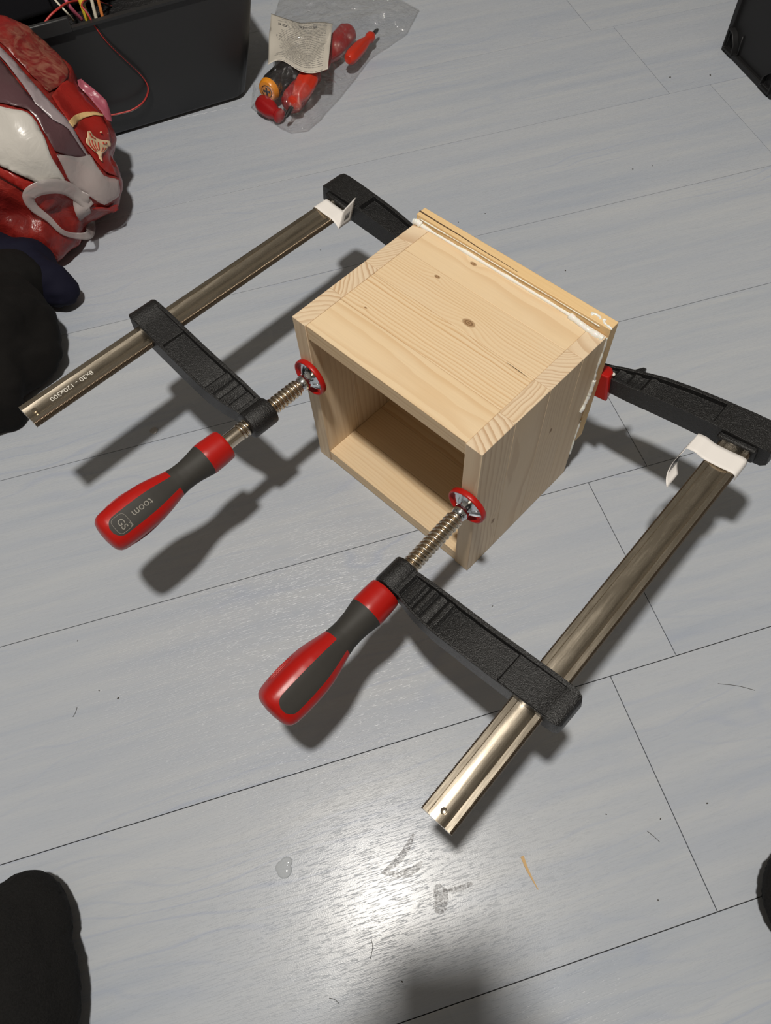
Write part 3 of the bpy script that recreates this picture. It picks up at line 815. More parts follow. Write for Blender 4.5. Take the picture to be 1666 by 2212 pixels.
bagr = empty('shopping_bag', Matrix.Translation((-.33, .60, 0)))
tag(bagr, 'crumpled red and white plastic shopping bag with a gold emblem beside the bin', 'bag')
bagr_inv = bagr.matrix_world.inverted()
bm = bmesh.new()
for x, y, z, r in BAGL: ico(bm, Vector((x, y, z)) - Vector((-.33, .60, 0)), r * .93, 3)
def crump(co):
    q = co * 22
    return .010 * noise.noise(q) + .005 * abs(noise.noise(co * 40)) - .003
bagbody = fused('bag_body', bm, .006, M_bag, bagr, 10, crump, zmin=.001)
BVH = BVHTree.FromPolygons([v.co.copy() for v in bagbody.data.vertices], [list(p.vertices) for p in bagbody.data.polygons])
# the front of the bag, seen along its own facing direction
BC = Vector((-.29, .62, .12)); BF = (Vector((-.05534, -.47425, .74961)) - BC).normalized()
BP = Vector((.9570, -.2790, .0420)); BP = (BP - BF * BP.dot(BF)).normalized(); BQ = BF.cross(BP)
#BAG0
BAGPOLY = [('printed_panel', [(-0.0251, 0.154), (0.002, 0.1491), (0.0275, 0.1368), (0.0459, 0.1174), (0.0587, 0.0978), (0.0665, 0.0806), (0.0619, 0.0684), (0.0519, 0.0616), (0.0299, 0.0497), (0.0104, 0.0779), (-0.0081, 0.1062), (-0.0315, 0.1336)]),
 ('front_panel', [(0.0295, 0.0476), (0.0437, 0.0588), (0.0567, 0.0691), (0.0657, 0.0649), (0.0765, 0.0512), (0.0877, 0.0344), (0.0968, 0.0202), (0.0987, -0.0065), (0.0979, -0.0316), (0.0961, -0.0614), (0.0756, -0.0512), (0.0583, -0.0222), (0.0431, 0.0154)]),
 ('pink_panel', [(0.0722, 0.0701), (0.0797, 0.0715), (0.0932, 0.0559), (0.1083, 0.0407), (0.1101, 0.0222), (0.1089, 0.0086), (0.098, 0.0123), (0.0939, 0.0253), (0.0806, 0.0472), (0.0723, 0.059)]),
 ('inner_panel', [(-0.035, 0.1084), (-0.0191, 0.099), (-0.0135, 0.089), (-0.0013, 0.0614), (0.0225, 0.0226), (0.0446, 0.0095), (0.0575, -0.0211), (0.0703, -0.0548), (0.044, -0.032), (0.0161, -0.0186), (0.0102, 0.0005), (0.0058, 0.0171), (-0.0021, 0.0319), (-0.0366, 0.0416), (-0.0549, 0.0446)]),
 ('white_panel', [(-0.0549, 0.0446), (-0.0368, 0.0407), (-0.0032, 0.0315), (0.0066, 0.0166), (0.0102, 0.0005), (0.0118, -0.0192), (0.0236, -0.0565), (-0.0097, -0.0588), (-0.0577, -0.0279), (-0.0741, -0.0167)]),
 ('lower_hem', [(-0.0738, -0.0158), (-0.0577, -0.0279), (-0.0096, -0.0583), (-0.0194, -0.0635), (-0.0347, -0.0629), (-0.0454, -0.0538), (-0.0618, -0.0412), (-0.0785, -0.0309)]),
 ('lower_hem', [(0.0442, -0.0948), (0.0543, -0.0915), (0.0698, -0.0958), (0.0878, -0.0915), (0.0864, -0.1049), (0.0763, -0.1074), (0.057, -0.1025)]),
 ('translucent_panel', [(0.016, -0.0191), (0.0453, -0.0271), (0.0622, -0.0235), (0.0737, -0.0541), (0.0961, -0.0614), (0.0913, -0.0858), (0.0647, -0.0941), (0.0563, -0.0879), (0.0259, -0.0598), (0.0188, -0.0317)]),
 ('hem_strip', [(-0.0292, 0.127), (-0.0149, 0.1127), (-0.0084, 0.1029), (-0.0008, 0.0928), (0.0219, 0.0527), (0.0461, 0.0151), (0.0601, -0.0233), (0.0746, -0.0552), (0.0695, -0.0537), (0.0523, -0.0207), (0.0415, 0.0058), (0.022, 0.0207), (0.0086, 0.0377), (-0.0013, 0.0614), (-0.0135, 0.089), (-0.0191, 0.099), (-0.0337, 0.1126)]),
 ('gold_band', [(0.0431, 0.0154), (0.0545, 0.0232), (0.0701, 0.0269), (0.0846, 0.0264), (0.0943, 0.0228), (0.0971, 0.0193), (0.0842, 0.0206), (0.0701, 0.0192), (0.0574, 0.0143), (0.0476, 0.0073)]),
 ('emblem', [(0.0658, 0.0025), (0.0693, 0.0037), (0.0732, 0.0004), (0.0728, -0.003), (0.078, -0.0078), (0.0851, -0.0094), (0.0954, -0.0112), (0.0979, -0.0164), (0.0952, -0.0207), (0.0912, -0.0194), (0.0878, -0.0242), (0.0794, -0.0275), (0.0775, -0.0309), (0.0778, -0.038), (0.0749, -0.0367), (0.0722, -0.0324), (0.0727, -0.0274), (0.0661, -0.0208), (0.0598, -0.0123), (0.0601, -0.0069), (0.0641, -0.0038)]),
 ('emblem_stripe', [(0.0685, 0.0008), (0.0706, 0.0006), (0.0704, -0.0043), (0.0768, -0.0082), (0.0754, -0.0096), (0.0679, -0.0056)]),
 ('emblem_stripe', [(0.0642, -0.0077), (0.0666, -0.0064), (0.0655, -0.0108), (0.0681, -0.017), (0.0726, -0.0244), (0.0709, -0.0248), (0.0642, -0.0157)]),
 ('emblem_stripe', [(0.0683, -0.0081), (0.0705, -0.0077), (0.0694, -0.0121), (0.0707, -0.0172), (0.074, -0.0235), (0.0722, -0.0239), (0.0681, -0.015)]),
 ('emblem_stripe', [(0.0726, -0.0099), (0.0745, -0.0095), (0.0731, -0.0144), (0.0736, -0.0185), (0.0758, -0.0226), (0.0741, -0.0237), (0.0715, -0.0163)]),
 ('emblem_stripe', [(0.077, -0.0117), (0.0792, -0.0114), (0.0781, -0.0178), (0.0776, -0.0218), (0.0754, -0.0241), (0.0753, -0.0176)]),
 ('emblem_stripe', [(0.0827, -0.0187), (0.0848, -0.0189), (0.083, -0.0217), (0.079, -0.0249), (0.0774, -0.0248), (0.0809, -0.0216)]),
 ('emblem_stripe', [(0.0875, -0.0191), (0.0893, -0.0192), (0.0865, -0.023), (0.081, -0.0256), (0.0798, -0.025), (0.0845, -0.0224)]),
 ('logo_letter', [(0.084, -0.0115), (0.0859, -0.0117), (0.0853, -0.0149), (0.0889, -0.0155), (0.0899, -0.0123), (0.0916, -0.0126), (0.0903, -0.017), (0.0833, -0.0162)]),
 ('letter', [(0.0837, 0.0014), (0.0877, 0.0011), (0.0871, -0.0021), (0.0856, -0.0022), (0.0858, -0.0005), (0.0848, -0.0004), (0.0838, -0.0016), (0.083, -0.0008)]),
 ('letter', [(0.0941, -0.0012), (0.0957, -0.0013), (0.0952, -0.004), (0.094, -0.0039)])]
HANDLEPATH = [(0.0449, -0.0922), (0.0328, -0.076), (0.015, -0.0621), (-0.0109, -0.0603), (-0.0296, -0.0678), (-0.028, -0.0835), (-0.0135, -0.1009), (-0.0009, -0.1202), (0.0167, -0.1295), (0.0351, -0.1299), (0.0414, -0.1197), (0.0348, -0.1027), (0.034, -0.0849), (0.0412, -0.0716)]
#BAG1
def patch(name, poly, mat, off=.0015, step=.007, thick=.0006):
    pts = [Vector((a, b)) for a, b in poly]; bd = []
    for a, b in zip(pts, pts[1:] + pts[:1]):
        k = max(1, int((b - a).length / step))
        for i in range(k): bd.append(a.lerp(b, i / k))
    nb = len(bd); x0 = min(p.x for p in bd); x1 = max(p.x for p in bd); y0 = min(p.y for p in bd); y1 = max(p.y for p in bd)
    def inside(q):
        c = False; j = nb - 1
        for i in range(nb):
            a, b = bd[i], bd[j]
            if (a.y > q.y) != (b.y > q.y) and q.x < (b.x - a.x) * (q.y - a.y) / (b.y - a.y) + a.x: c = not c
            j = i
        return c
    vs_ = list(bd); yy = y0 + step / 2
    while yy < y1:
        xx = x0 + step / 2
        while xx < x1:
            q = Vector((xx, yy))
            if inside(q) and min((q - b).length for b in bd) > step * .45: vs_.append(q)
            xx += step
        yy += step
    V2, E2, F2, *_ = delaunay_2d_cdt(vs_, [(i, (i + 1) % nb) for i in range(nb)], [list(range(nb))], 1, 1e-7)
    out = []; hit = []
    for q in V2:
        w = BC + BP * q.x + BQ * q.y
        o_, d_ = bagr_inv @ (w + BF * .5), -BF
        h = BVH.ray_cast(o_, d_, .75)
        hit.append(h[3] if h[0] is not None else None)
    good = [(V2[i], hit[i]) for i in range(len(V2)) if hit[i] is not None]
    for i, q in enumerate(V2):
        dd = hit[i]
        if dd is None:
            dd = min(good, key=lambda g_: (g_[0] - q).length)[1] if good else .5
        w = BC + BP * q.x + BQ * q.y + BF * (.5 - dd + off)
        out.append(bagr_inv @ w)
    # relax the depth a little so the film bridges creases
    o = mesh_obj(name, out, [list(f) for f in F2], mat, bagr, smooth=True)
    md = o.modifiers.new('sm', 'SMOOTH'); md.iterations = 3; md.factor = .4
    md = o.modifiers.new('solid', 'SOLIDIFY'); md.thickness = thick; md.offset = 1
    return o
PM = {'printed_panel': M_meat, 'hem_strip': M_hem, 'inner_panel': M_inner, 'white_panel': M_white, 'translucent_panel': M_trans, 'front_panel': M_frontred, 'gold_band': M_gold, 'emblem': M_cream, 'pink_panel': M_pinkp, 'lower_hem': M_frontred, 'emblem_stripe': M_logo, 'letter': M_cream, 'logo_letter': M_logo}
OFFS = {'front_panel': .0035, 'printed_panel': .0035, 'gold_band': .0068, 'emblem': .0070, 'emblem_stripe': .0084, 'letter': .0072, 'logo_letter': .0086, 'hem_strip': .0075, 'translucent_panel': .0085, 'pink_panel': .0030, 'white_panel': .0050, 'inner_panel': .0042, 'lower_hem': .006}
for nm, poly in BAGPOLY:
    patch(nm, poly, PM[nm], OFFS.get(nm, .0018), .003 if nm in ('emblem', 'emblem_stripe', 'letter', 'logo_letter', 'gold_band') else .007)
# translucent carrier handle: a ribbon lying over the bag
def ribbon(path, width, name, mat, parent, inv):
    pts = []
    for a, b in path:
        w = BC + BP * a + BQ * b
        h = BVH.ray_cast(inv @ (w + BF * .5), -BF, .75)
        dd = h[3] if h[0] is not None else None
        pts.append((a, b, dd))
    last = [p[2] for p in pts if p[2] is not None]
    P3 = []
    prev = last[0]
    for a, b, dd in pts:
        prev = dd if dd is not None else prev
        P3.append(inv @ (BC + BP * a + BQ * b + BF * (.5 - prev + .010)))
    P3 = catmull(P3, 6); rows = []
    for i, p in enumerate(P3):
        t = (P3[min(i + 1, len(P3) - 1)] - P3[max(0, i - 1)]).normalized()
        s = t.cross(BF).normalized(); f = i / (len(P3) - 1)
        wdt = width * (.75 + .35 * math.sin(f * 9)); tw = .5 * math.sin(f * 7)
        s = (s * math.cos(tw) + BF * math.sin(tw))
        rows.append([p + s * wdt * (k / 4 - .5) for k in range(5)])
    v = [q for r in rows for q in r]; f = []
    for i in range(len(rows) - 1):
        for k in range(4): f.append([i * 5 + k, i * 5 + k + 1, (i + 1) * 5 + k + 1, (i + 1) * 5 + k])
    o = mesh_obj(name, v, f, mat, parent, smooth=True)
    md = o.modifiers.new('solid', 'SOLIDIFY'); md.thickness = .0006
    return o
ribbon(HANDLEPATH, .019, 'carrier_handle', M_trans, bagr, bagr_inv)

# ------------------------------------------------------------------ dark clothes heap
CL = [(-0.3429, 0.4565, 0.05, 0.0383), (-0.3238, 0.413, 0.04, 0.0335), (-0.3128, 0.4013, 0.03, 0.0223), (-0.3653, 0.4141, 0.06, 0.0521)]
M_navy = simple('navy_cotton', (.006, .006, .017), .85, spec=.2, bump=(900, .3, .0006))
M_cloth = simple('black_cotton', (.0065, .0058, .0055), .9, spec=.2, bump=(900, .3, .0006))
heap = empty('clothes_heap', Matrix.Translation((-.40, .36, 0)))
tag(heap, 'heap of black and navy clothing lying on the floor at the left edge', 'clothes')
hb = Vector((-.40, .36, 0))
def folds(co):
    q = Vector((co.x * 16, co.y * 30, co.z * 20)); return .010 * noise.noise(q) + .005 * abs(noise.noise(Vector((co.x * 38, co.y * 60, co.z * 50)))) - .002
bm = bmesh.new()
chain(bm, [(-.47, .475, .07, .05), (-.40, .468, .060, .042), (-.3429, .4565, .045, .036), (-.322, .420, .036, .032), (-.3115, .4020, .026, .0235)])
for i in bm.verts: i.co -= hb
fused('navy_fold', bm, .005, M_navy, heap, 8, folds, zmin=.0006)
bm = bmesh.new()
for x, y, z, r in [(-0.3653, 0.4141, 0.05, 0.046), (-0.3445, 0.3288, 0.045, 0.040), (-0.385, 0.3294, 0.06, 0.068), (-0.350, 0.2900, 0.038, 0.034), (-0.3935, 0.2527, 0.04, 0.040), (-.45, .36, .05, .09), (-.46, .27, .04, .08), (-.44, .45, .04, .07), (-.405, .22, .028, .034), (-.365, .275, .03, .03)]:
    ico(bm, Vector((x, y, z)) - hb, r, 3)
fused('black_garment', bm, .005, M_cloth, heap, 6, folds, zmin=.0006)

# ------------------------------------------------------------------ clear bag of screwdrivers
def clear_film():
    t = NT('clear_crinkled_film'); n = t.n; n.remove(t.bsdf)
    tr = t.node('ShaderNodeBsdfTransparent'); tr.inputs[0].default_value = (.985, .985, .985, 1)
    gl = t.node('ShaderNodeBsdfGlossy'); gl.inputs['Roughness'].default_value = .07; gl.inputs[0].default_value = (1, 1, 1, 1)
    df = t.node('ShaderNodeBsdfDiffuse'); df.inputs[0].default_value = (.6, .6, .6, 1)
    b = t.node('ShaderNodeBump'); b.inputs['Strength'].default_value = .8; b.inputs['Distance'].default_value = .005
    t.con(t.noise(t.obj(), 95.0, 3, .55, 1.5), b.inputs['Height'])
    lw = t.node('ShaderNodeLayerWeight'); lw.inputs[0].default_value = .5
    t.con(b.outputs[0], lw.inputs['Normal']); t.con(b.outputs[0], gl.inputs['Normal'])
    m0 = t.node('ShaderNodeMixShader'); m0.inputs[0].default_value = .02; t.con(tr.outputs[0], m0.inputs[1]); t.con(df.outputs[0], m0.inputs[2])
    m1 = t.node('ShaderNodeMixShader'); t.con(t.math('ADD', t.math('MULTIPLY', t.math('POWER', lw.outputs['Facing'], 4.0), .45), .055), m1.inputs[0]); t.con(m0.outputs[0], m1.inputs[1]); t.con(gl.outputs[0], m1.inputs[2])
    t.con(m1.outputs[0], t.out.inputs['Surface']); return t.m
M_clear = clear_film()
out = [(.034, .780), (.055, .800), (.086, .830), (.098, .895), (.125, 1.03), (.157, 1.114), (.27, 1.10), (.375, 1.029), (.400, .974), (.356, .905), (.310, .875), (.268, .849), (.215, .785), (.170, .736), (.140, .705), (.112, .682), (.084, .685), (.061, .722), (.040, .765)]
PBc = Vector((.17, .86, 0))
pb = empty('plastic_bag', Matrix.Translation(PBc))
tag(pb, 'clear crinkled plastic bag holding red screwdrivers on the floor beside the bin', 'bag')
def pbag():
    rnd = random.Random(3); bd = []
    P2 = [Vector(p) for p in out]
    for a, b in zip(P2, P2[1:] + P2[:1]):
        k = max(1, int((b - a).length / .016))
        for i in range(k):
            q = a.lerp(b, i / k); bd.append(q + Vector((rnd.uniform(-1, 1), rnd.uniform(-1, 1))) * .0018)
    nb = len(bd)
    def inside(q):
        c = False; j = nb - 1
        for i in range(nb):
            a, b = bd[i], bd[j]
            if (a.y > q.y) != (b.y > q.y) and q.x < (b.x - a.x) * (q.y - a.y) / (b.y - a.y) + a.x: c = not c
            j = i
        return c
    vs_ = list(bd)
    for _ in range(5200):
        q = Vector((rnd.uniform(.0, .42), rnd.uniform(.66, 1.13)))
        if not inside(q): continue
        if min((q - b).length for b in vs_) > .0085: vs_.append(q)
    V2, E2, F2, *_ = delaunay_2d_cdt(vs_, [(i, (i + 1) % nb) for i in range(nb)], [list(range(nb))], 1, 1e-7)
    def dist(q): return min((q - b).length for b in bd)
    top = []
    for q in V2:
        d = dist(q); far = max(0, min(1, (q - Vector((.13, .80))).length / .26))
        hmax = .092 * (1 - .72 * far)
        h = .0035 + hmax * (1 - math.exp(-d / .030))
        h += (.013 * noise.noise((q.x * 38, q.y * 38, 1)) + .009 * noise.noise((q.x * 95, q.y * 95, 4))) * min(1, d / .02)
        top.append(Vector((q.x, q.y, max(.0035, h))) - PBc)
    nV = len(top); bot = [Vector((q.x, q.y, .0012)) - PBc for q in V2]
    faces = [list(f) for f in F2] + [[nV + i for i in f][::-1] for f in F2]
    cnt = {}
    for f in F2:
        for a, b in zip(list(f), list(f)[1:] + list(f)[:1]): cnt[(min(a, b), max(a, b))] = cnt.get((min(a, b), max(a, b)), 0) + 1
    for (a, b), k in cnt.items():
        if k == 1: faces.append([a, b, nV + b, nV + a])
    return top + bot, faces
v, f = pbag()
mesh_obj('film', v, f, M_clear, pb)
# crease seams along the film edge
m = MB(); m.tube([Vector((x, y, .003)) - PBc for x, y in out] + [Vector((*out[0], .003)) - PBc], .0011, 5, cap=False); m.build('sealed_edge', M_clear, pb)

M_orange = simple('orange_plastic', (.70, .25, .015), .3)
M_dkred = simple('dark_red_plastic', (.30, .008, .010), .32)
M_orred = simple('orange_red_plastic', (.50, .030, .012), .3)
M_steel = simple('dark_steel', (.10, .10, .105), .35, .8)
M_blk = simple('black_rubber_handle', (.014, .014, .015), .45)
SG = 'screwdrivers in the clear plastic bag'
def screwdriver(a, b, r, hmat, label, shaft=None, shaft_r=.003, cap=None, tip=None, hlen=None):
    A, B = Vector(a), Vector(b); Yd = (B - A).normalized(); L_ = (B - A).length
    X = Yd.cross(Vector((0, 0, 1))).normalized(); Mx = Matrix((X, Yd, X.cross(Yd))).transposed().to_4x4(); Mx.translation = A
    root = empty('screwdriver', Mx); tag(root, label, 'screwdriver', SG)
    k = hlen or L_
    prof = [(0, r * .55), (.004, r * .85), (.012, r), (k * .35, r * 1.0), (k * .55, r * .92), (k * .72, r * .66), (k * .80, r * .62), (k * .86, r * .78), (k * .92, r * .75), (k * .97, r * .5), (k, shaft_r * 1.3)]
    m = MB(); rings = []
    for y, rr in prof:
        ring = []
        for j in range(36):
            th = 2 * math.pi * j / 36; q = rr * (1 + (.06 * math.cos(6 * th) if .008 < y < k * .6 else 0)); ring.append((q * math.cos(th), y, q * math.sin(th)))
        rings.append(ring)
    m.loft(rings); m.build('handle', hmat, root, smooth='auto', angle=40)
    if shaft:
        m = MB(); m.lathe([(k * .98, shaft_r), (k + shaft - .006, shaft_r), (k + shaft, shaft_r * .5)], 14); m.build('shaft', tip or M_steel, root, smooth='auto')
    if cap:
        m = MB(); m.lathe([(-.003, r * .62), (-.0025, r * .80), (0, r * .90), (.006, r * .97)], 28); e = m.build('end_cap', cap, root, smooth='auto')
        m = MB(); m.box(-r * .36, r * .36, -.0034, -.0029, -r * .09, r * .09); m.box(-r * .09, r * .09, -.0034, -.0029, -r * .36, r * .36); m.build('cross_mark', M_blk, e)
        m = MB(); m.tube([(r * .50 * math.cos(t * math.pi / 12), -.0030, r * .50 * math.sin(t * math.pi / 12)) for t in range(25)], .0007, 5, cap=False); m.build('ring_mark', M_blk, e)
    return root
screwdriver((.0660, .7650, .033), (.150, .850, .030), .0195, M_blk, 'screwdriver with thick black handle and orange end cap in the bag', .03, .004, cap=M_orange)
screwdriver((.0480, .7640, .0185), (.0760, .7140, .0135), .0150, M_dkred, 'small dark red screwdriver lying in the front left corner of the bag', None)
screwdriver((.0930, .7300, .0220), (.1600, .8100, .0210), .0190, M_dkred, 'dark red screwdriver with stubby handle next to the black one', .03, .003)
screwdriver((.1440, .7620, .0480), (.0950, .7100, .0300), .0170, M_orred, 'bright orange-red screwdriver with black tip pointing out of the heap', .022, .0038, tip=M_blk)
screwdriver((.2460, .9080, .0240), (.1650, .8050, .0330), .0185, M_dkred, 'long dark red screwdriver lying at the far end of the bag', .02, .004)
screwdriver((.2180, .8050, .0330), (.2840, .8820, .0250), .0115, M_orred, 'slim orange-red screwdriver with black tip along the right of the bag', .022, .0035, tip=M_blk)

# leaflet inside the bag
def leaflet_mat():
    t = NT('printed_leaflet'); uv = t.node('ShaderNodeTexCoord').outputs['UV']; x, y, z = t.sep(uv)
    ln = t.math('FRACT', t.math('MULTIPLY', y, 30.0)); row = t.math('FLOOR', t.math('MULTIPLY', y, 30.0))
    line = t.math('MULTIPLY', t.mapr(ln, .25, .35), t.mapr(ln, .62, .72, 1, 0))
    w = t.noise(t.comb(t.math('MULTIPLY', x, 48.0), t.math('MULTIPLY', row, 7.3), 0.0), 1.0, 3, .7)
    ends = t.noise(t.comb(t.math('MULTIPLY', row, 3.1), 5.0, 0.0), 1.0, 1)
    mask = t.math('MULTIPLY', t.mapr(x, .08, .09), t.mapr(x, t.math('ADD', .55, t.math('MULTIPLY', ends, .5)), t.math('ADD', .57, t.math('MULTIPLY', ends, .5)), 1, 0))
    gap = t.mapr(t.noise(t.comb(t.math('MULTIPLY', row, .45), 9.0, 0.0), 1.0, 1), .40, .44)
    ink = t.math('MULTIPLY', t.math('MULTIPLY', line, mask), t.math('MULTIPLY', t.mapr(w, .40, .50), gap))
    t.set(Base_Color=t.mix(t.math('MULTIPLY', ink, .75), (.60, .56, .49), (.10, .10, .10)), Roughness=.7); return t.m
lf = empty('paper_leaflet', Matrix.Translation((.145, .83, .072)))
tag(lf, 'white printed paper leaflet folded over the screwdrivers inside the clear bag', 'paper')
c00, c10, c11, c01 = Vector((.1170, .9620, .058)), Vector((.2130, .8850, .060)), Vector((.1660, .7240, .068)), Vector((.0745, .7730, .070))
me = bpy.data.meshes.new('sheet'); NX, NY = 26, 30; vv = []; ff = []; uvs = []
def leaf_pt(a, b):
    p = c01.lerp(c11, a).lerp(c00.lerp(c10, a), b)
    p = p + Vector((0, 0, .006 * math.sin(a * 6.5 + b * 2.0) * (1.1 - .5 * b) + .005 * noise.noise((a * 3, b * 3, 2)) - .008 * b))
    p.y += .006 * math.sin(a * 9) * (1 - b)
    return p - Vector((.145, .83, .072))
for j in range(NY + 1):
    for i in range(NX + 1):
        vv.append(leaf_pt(i / NX, j / NY)); uvs.append((1 - i / NX, 1 - j / NY))
for j in range(NY):
    for i in range(NX):
        ff.append([j * (NX + 1) + i, j * (NX + 1) + i + 1, (j + 1) * (NX + 1) + i + 1, (j + 1) * (NX + 1) + i])
me.from_pydata([tuple(p) for p in vv], [], ff)
ul = me.uv_layers.new(name='UVMap')
for lp in me.loops: ul.data[lp.index].uv = uvs[lp.vertex_index]
sh = finish('sheet', me, leaflet_mat(), lf, smooth=True)
md = sh.modifiers.new('solid', 'SOLIDIFY'); md.thickness = .0002
def leaf_text(body, size, a0, b0):
    mt = text_mesh(body, size)
    wid = (c11 - c01).length; hei = (c00 - c01).length
    for v_ in mt.vertices:
        p = leaf_pt(a0 - v_.co.x / wid, b0 - v_.co.y / hei); v_.co = p + Vector((0, -.0001, .0006))
    finish('printed_heading', mt, M_ink, lf)
leaf_text('RoHS', .0135, .60, .90)
leaf_text('CE', .0125, .20, .80)
leaf_text('c1', .012, .16, .52)

# ------------------------------------------------------------------ bits on the floor
M_drop = NT('clear_glue_drop'); M_drop.set(Base_Color=(.62, .66, .70), Roughness=.06, Alpha=.55); M_drop = M_drop.m
bm = bmesh.new(); ico(bm, (0, 0, 0), (.0072, .0072, .0016), 3); ico(bm, (.003, .006, 0), (.0062, .0050, .0014), 3); ico(bm, (-.0025, .003, 0), (.0055, .006, .0013), 3)
dr = fused('glue_drop', bm, .0006, M_drop, None, 4); dr.location = (-.166, -.402, .0009)
tag(dr, 'clear drop of glue on the floor in front of the clamps', 'drop')
m = MB()
pts = catmull([(.0496, -.4533, .0007), (.0500, -.4640, .0011), (.0515, -.4735, .0010), (.0535, -.4831, .0006)], 6)
rings = []
for i, p in enumerate(pts):
    f_ = i / (len(pts) - 1); w = .0013 * (1 - f_) + .0003; h = .0006 * (1 - .6 * f_)
    rings.append([(p.x - w, p.y, p.z - h), (p.x + w, p.y + .0002, p.z - h), (p.x + w, p.y, p.z + h), (p.x - w, p.y, p.z + h)])
m.loft(rings); tag(m.build('wood_splinter', simple('pale_wood_splinter', (.62, .40, .17), .6)), 'long pale wood splinter on the floor at lower right', 'splinter')
m = MB(); m.lathe([(.0002, .0050), (.0012, .0052), (.0016, .0046), (.0014, .0030), (.0020, .0012), (.0021, .0003)], 24, axis='z')
o = m.build('washer', simple('dull_metal_disc', (.42, .41, .40), .3, .3), None, smooth='auto'); o.location = (-.2191, .1417, 0)
tag(o, 'small pale disc on the floor inside the left clamp shadow', 'disc')
# worn scuff marks pressed into the laminate
M_scuff = NT('grey_scuff_smear'); n_ = M_scuff.noise(M_scuff.obj(), 420.0, 3, .6, .5)
M_scuff.set(Base_Color=(.20, .18, .17), Roughness=.6, Alpha=M_scuff.mapr(n_, .34, .72, .0, .32)); M_scuff.bsdf.inputs['Specular IOR Level'].default_value = .1; M_scuff = M_scuff.m
def smear(path, w, label):
    path = catmull(path, 8); m = MB(); top = []; n = len(path)
    rings = []
    for i, p in enumerate(path):
        t = (path[min(i + 1, n - 1)] - path[max(i - 1, 0)]).normalized(); s = Vector((-t.y, t.x, 0)); f_ = i / (n - 1)
        ww = w * (math.sin(math.pi * min(1, max(0, f_))) ** .6 + .08) * (1 + .3 * noise.noise((i * .4, w * 100, 0)))
        rings.append([p - s * ww, p + s * ww, p + s * ww + Vector((0, 0, .00012)), p - s * ww + Vector((0, 0, .00012))])
    m.loft(rings); o = m.build('scuff_mark', M_scuff); return tag(o, label, 'scuff', 'grey scuff marks on the laminate')
smear([(-.0410, -.4060, .0002), (-.0500, -.4155, .0002), (-.0640, -.4250, .0002), (-.0800, -.4300, .0002)], .0028, 'grey slanting scuff mark beneath the end of the right rail')
smear([(-.0405, -.4310, .0002), (-.0480, -.4350, .0002), (-.0600, -.4360, .0002), (-.0790, -.4305, .0002)], .0032, 'grey curved scuff mark joining the slanting one at its left tip')
smear([(-.0345, -.4530, .0002), (-.0330, -.4640, .0002), (-.0400, -.4760, .0002)], .0065, 'blotchy grey scuff patch below the curved scuff mark')
smear([(-.0300, -.4600, .0002), (-.0150, -.4620, .0002), (-.0010, -.4610, .0002)], .0022, 'short faint grey scuff streak right of the blotchy patch')
SP = [(0.742, 0.614, 1.6), (0.808, 0.596, 1.8), (0.575, 0.412, 1.1), (0.608, 0.409, .9), (0.388, 0.239, 1.2), (0.322, 0.391, 1.0), (0.277, 0.386, 1.1), (0.064, 0.396, .9), (-0.337, -0.116, .8), (-0.319, -0.179, .8), (-0.300, -0.193, 1.2), (-0.359, 0.276, .8), (0.234, -0.46, 1.0), (0.153, -0.521, .8), (0.139, -0.442, .8), (0.186, -0.460, .9), (-.086, -.516, .8), (.110, -.212, .7)]
M_crumb = simple('dark_crumb', (.06, .055, .045), .9)
bm = bmesh.new(); ico(bm, (0, 0, 0), (1, .6, .4), 2)
for v_ in bm.verts: v_.co *= 1 + .35 * noise.noise(v_.co * 1.7)
crumb_me = bpy.data.meshes.new('crumb'); bm.to_mesh(crumb_me); bm.free(); crumb_me.materials.append(M_crumb)
for i, (x, y, s) in enumerate(SP):
    o = bpy.data.objects.new('crumb', crumb_me); col.objects.link(o)
    k = s * .0011; o.scale = (k, k, k); o.location = (x, y, k * .38); o.rotation_euler = (0, 0, i * 1.3)
    tag(o, 'tiny dark crumb lying on the pale laminate floor', 'crumb', 'dark crumbs scattered over the floor')
LINT = [[(-.108, -.492), (-.104, -.485), (-.103, -.478)], [(-.150, -.510), (-.146, -.512), (-.143, -.516)], [(.300, -.360), (.318, -.368), (.332, -.377)], [(.169, -.466), (.173, -.472), (.176, -.478)], [(-.348, -.199), (-.345, -.195), (-.343, -.190)]]
for i, L_ in enumerate(LINT):
    m = MB(); m.tube(catmull([(x, y, .0005) for x, y in L_], 5), .00022, 5)
    tag(m.build('lint', M_crumb), 'short dark hair lying on the pale laminate floor', 'lint', 'dark hairs scattered over the floor')

# ------------------------------------------------------------------ the photographer: seated, feet apart, phone held over the floor
CM = Matrix.Translation(cam.location) @ cam.rotation_euler.to_matrix().to_4x4()
ph = empty('smartphone', CM @ Matrix.Translation((0, 0, 0)))
tag(ph, 'black smartphone held above the floor, throwing the soft shadow at the bottom', 'phone')
M_phone = simple('black_phone_glass', (.012, .012, .014), .25)
m = MB(); m.box(-.062, .012, -.128, .018, .0085, .0170); m.build('phone_body', M_phone, ph, bevel=.004, seg=4)
m = MB(); m.box(-.0618, .0118, -.011, .011, .0055, .0088); m.build('camera_bar', M_phone, ph, bevel=.001)
m = MB(); m.box(-.059, .009, -.124, .014, .0169, .0172); m.build('screen', simple('phone_screen', (.02, .02, .022), .1), ph)
M_skin = simple('skin', (.52, .30, .21), .5, bump=(500, .1, .0005))
M_sweat = simple('black_sweater_knit', (.010, .010, .012), .9, bump=(700, .4, .0008))
M_trous = simple('black_trouser_cloth', (.008, .008, .010), .9, bump=(800, .3, .0006))
M_sock = simple('black_fleece_sock', (.010, .0098, .0098), .95, spec=.25, var=.5, vscale=500, bump=(650, .9, .0015))
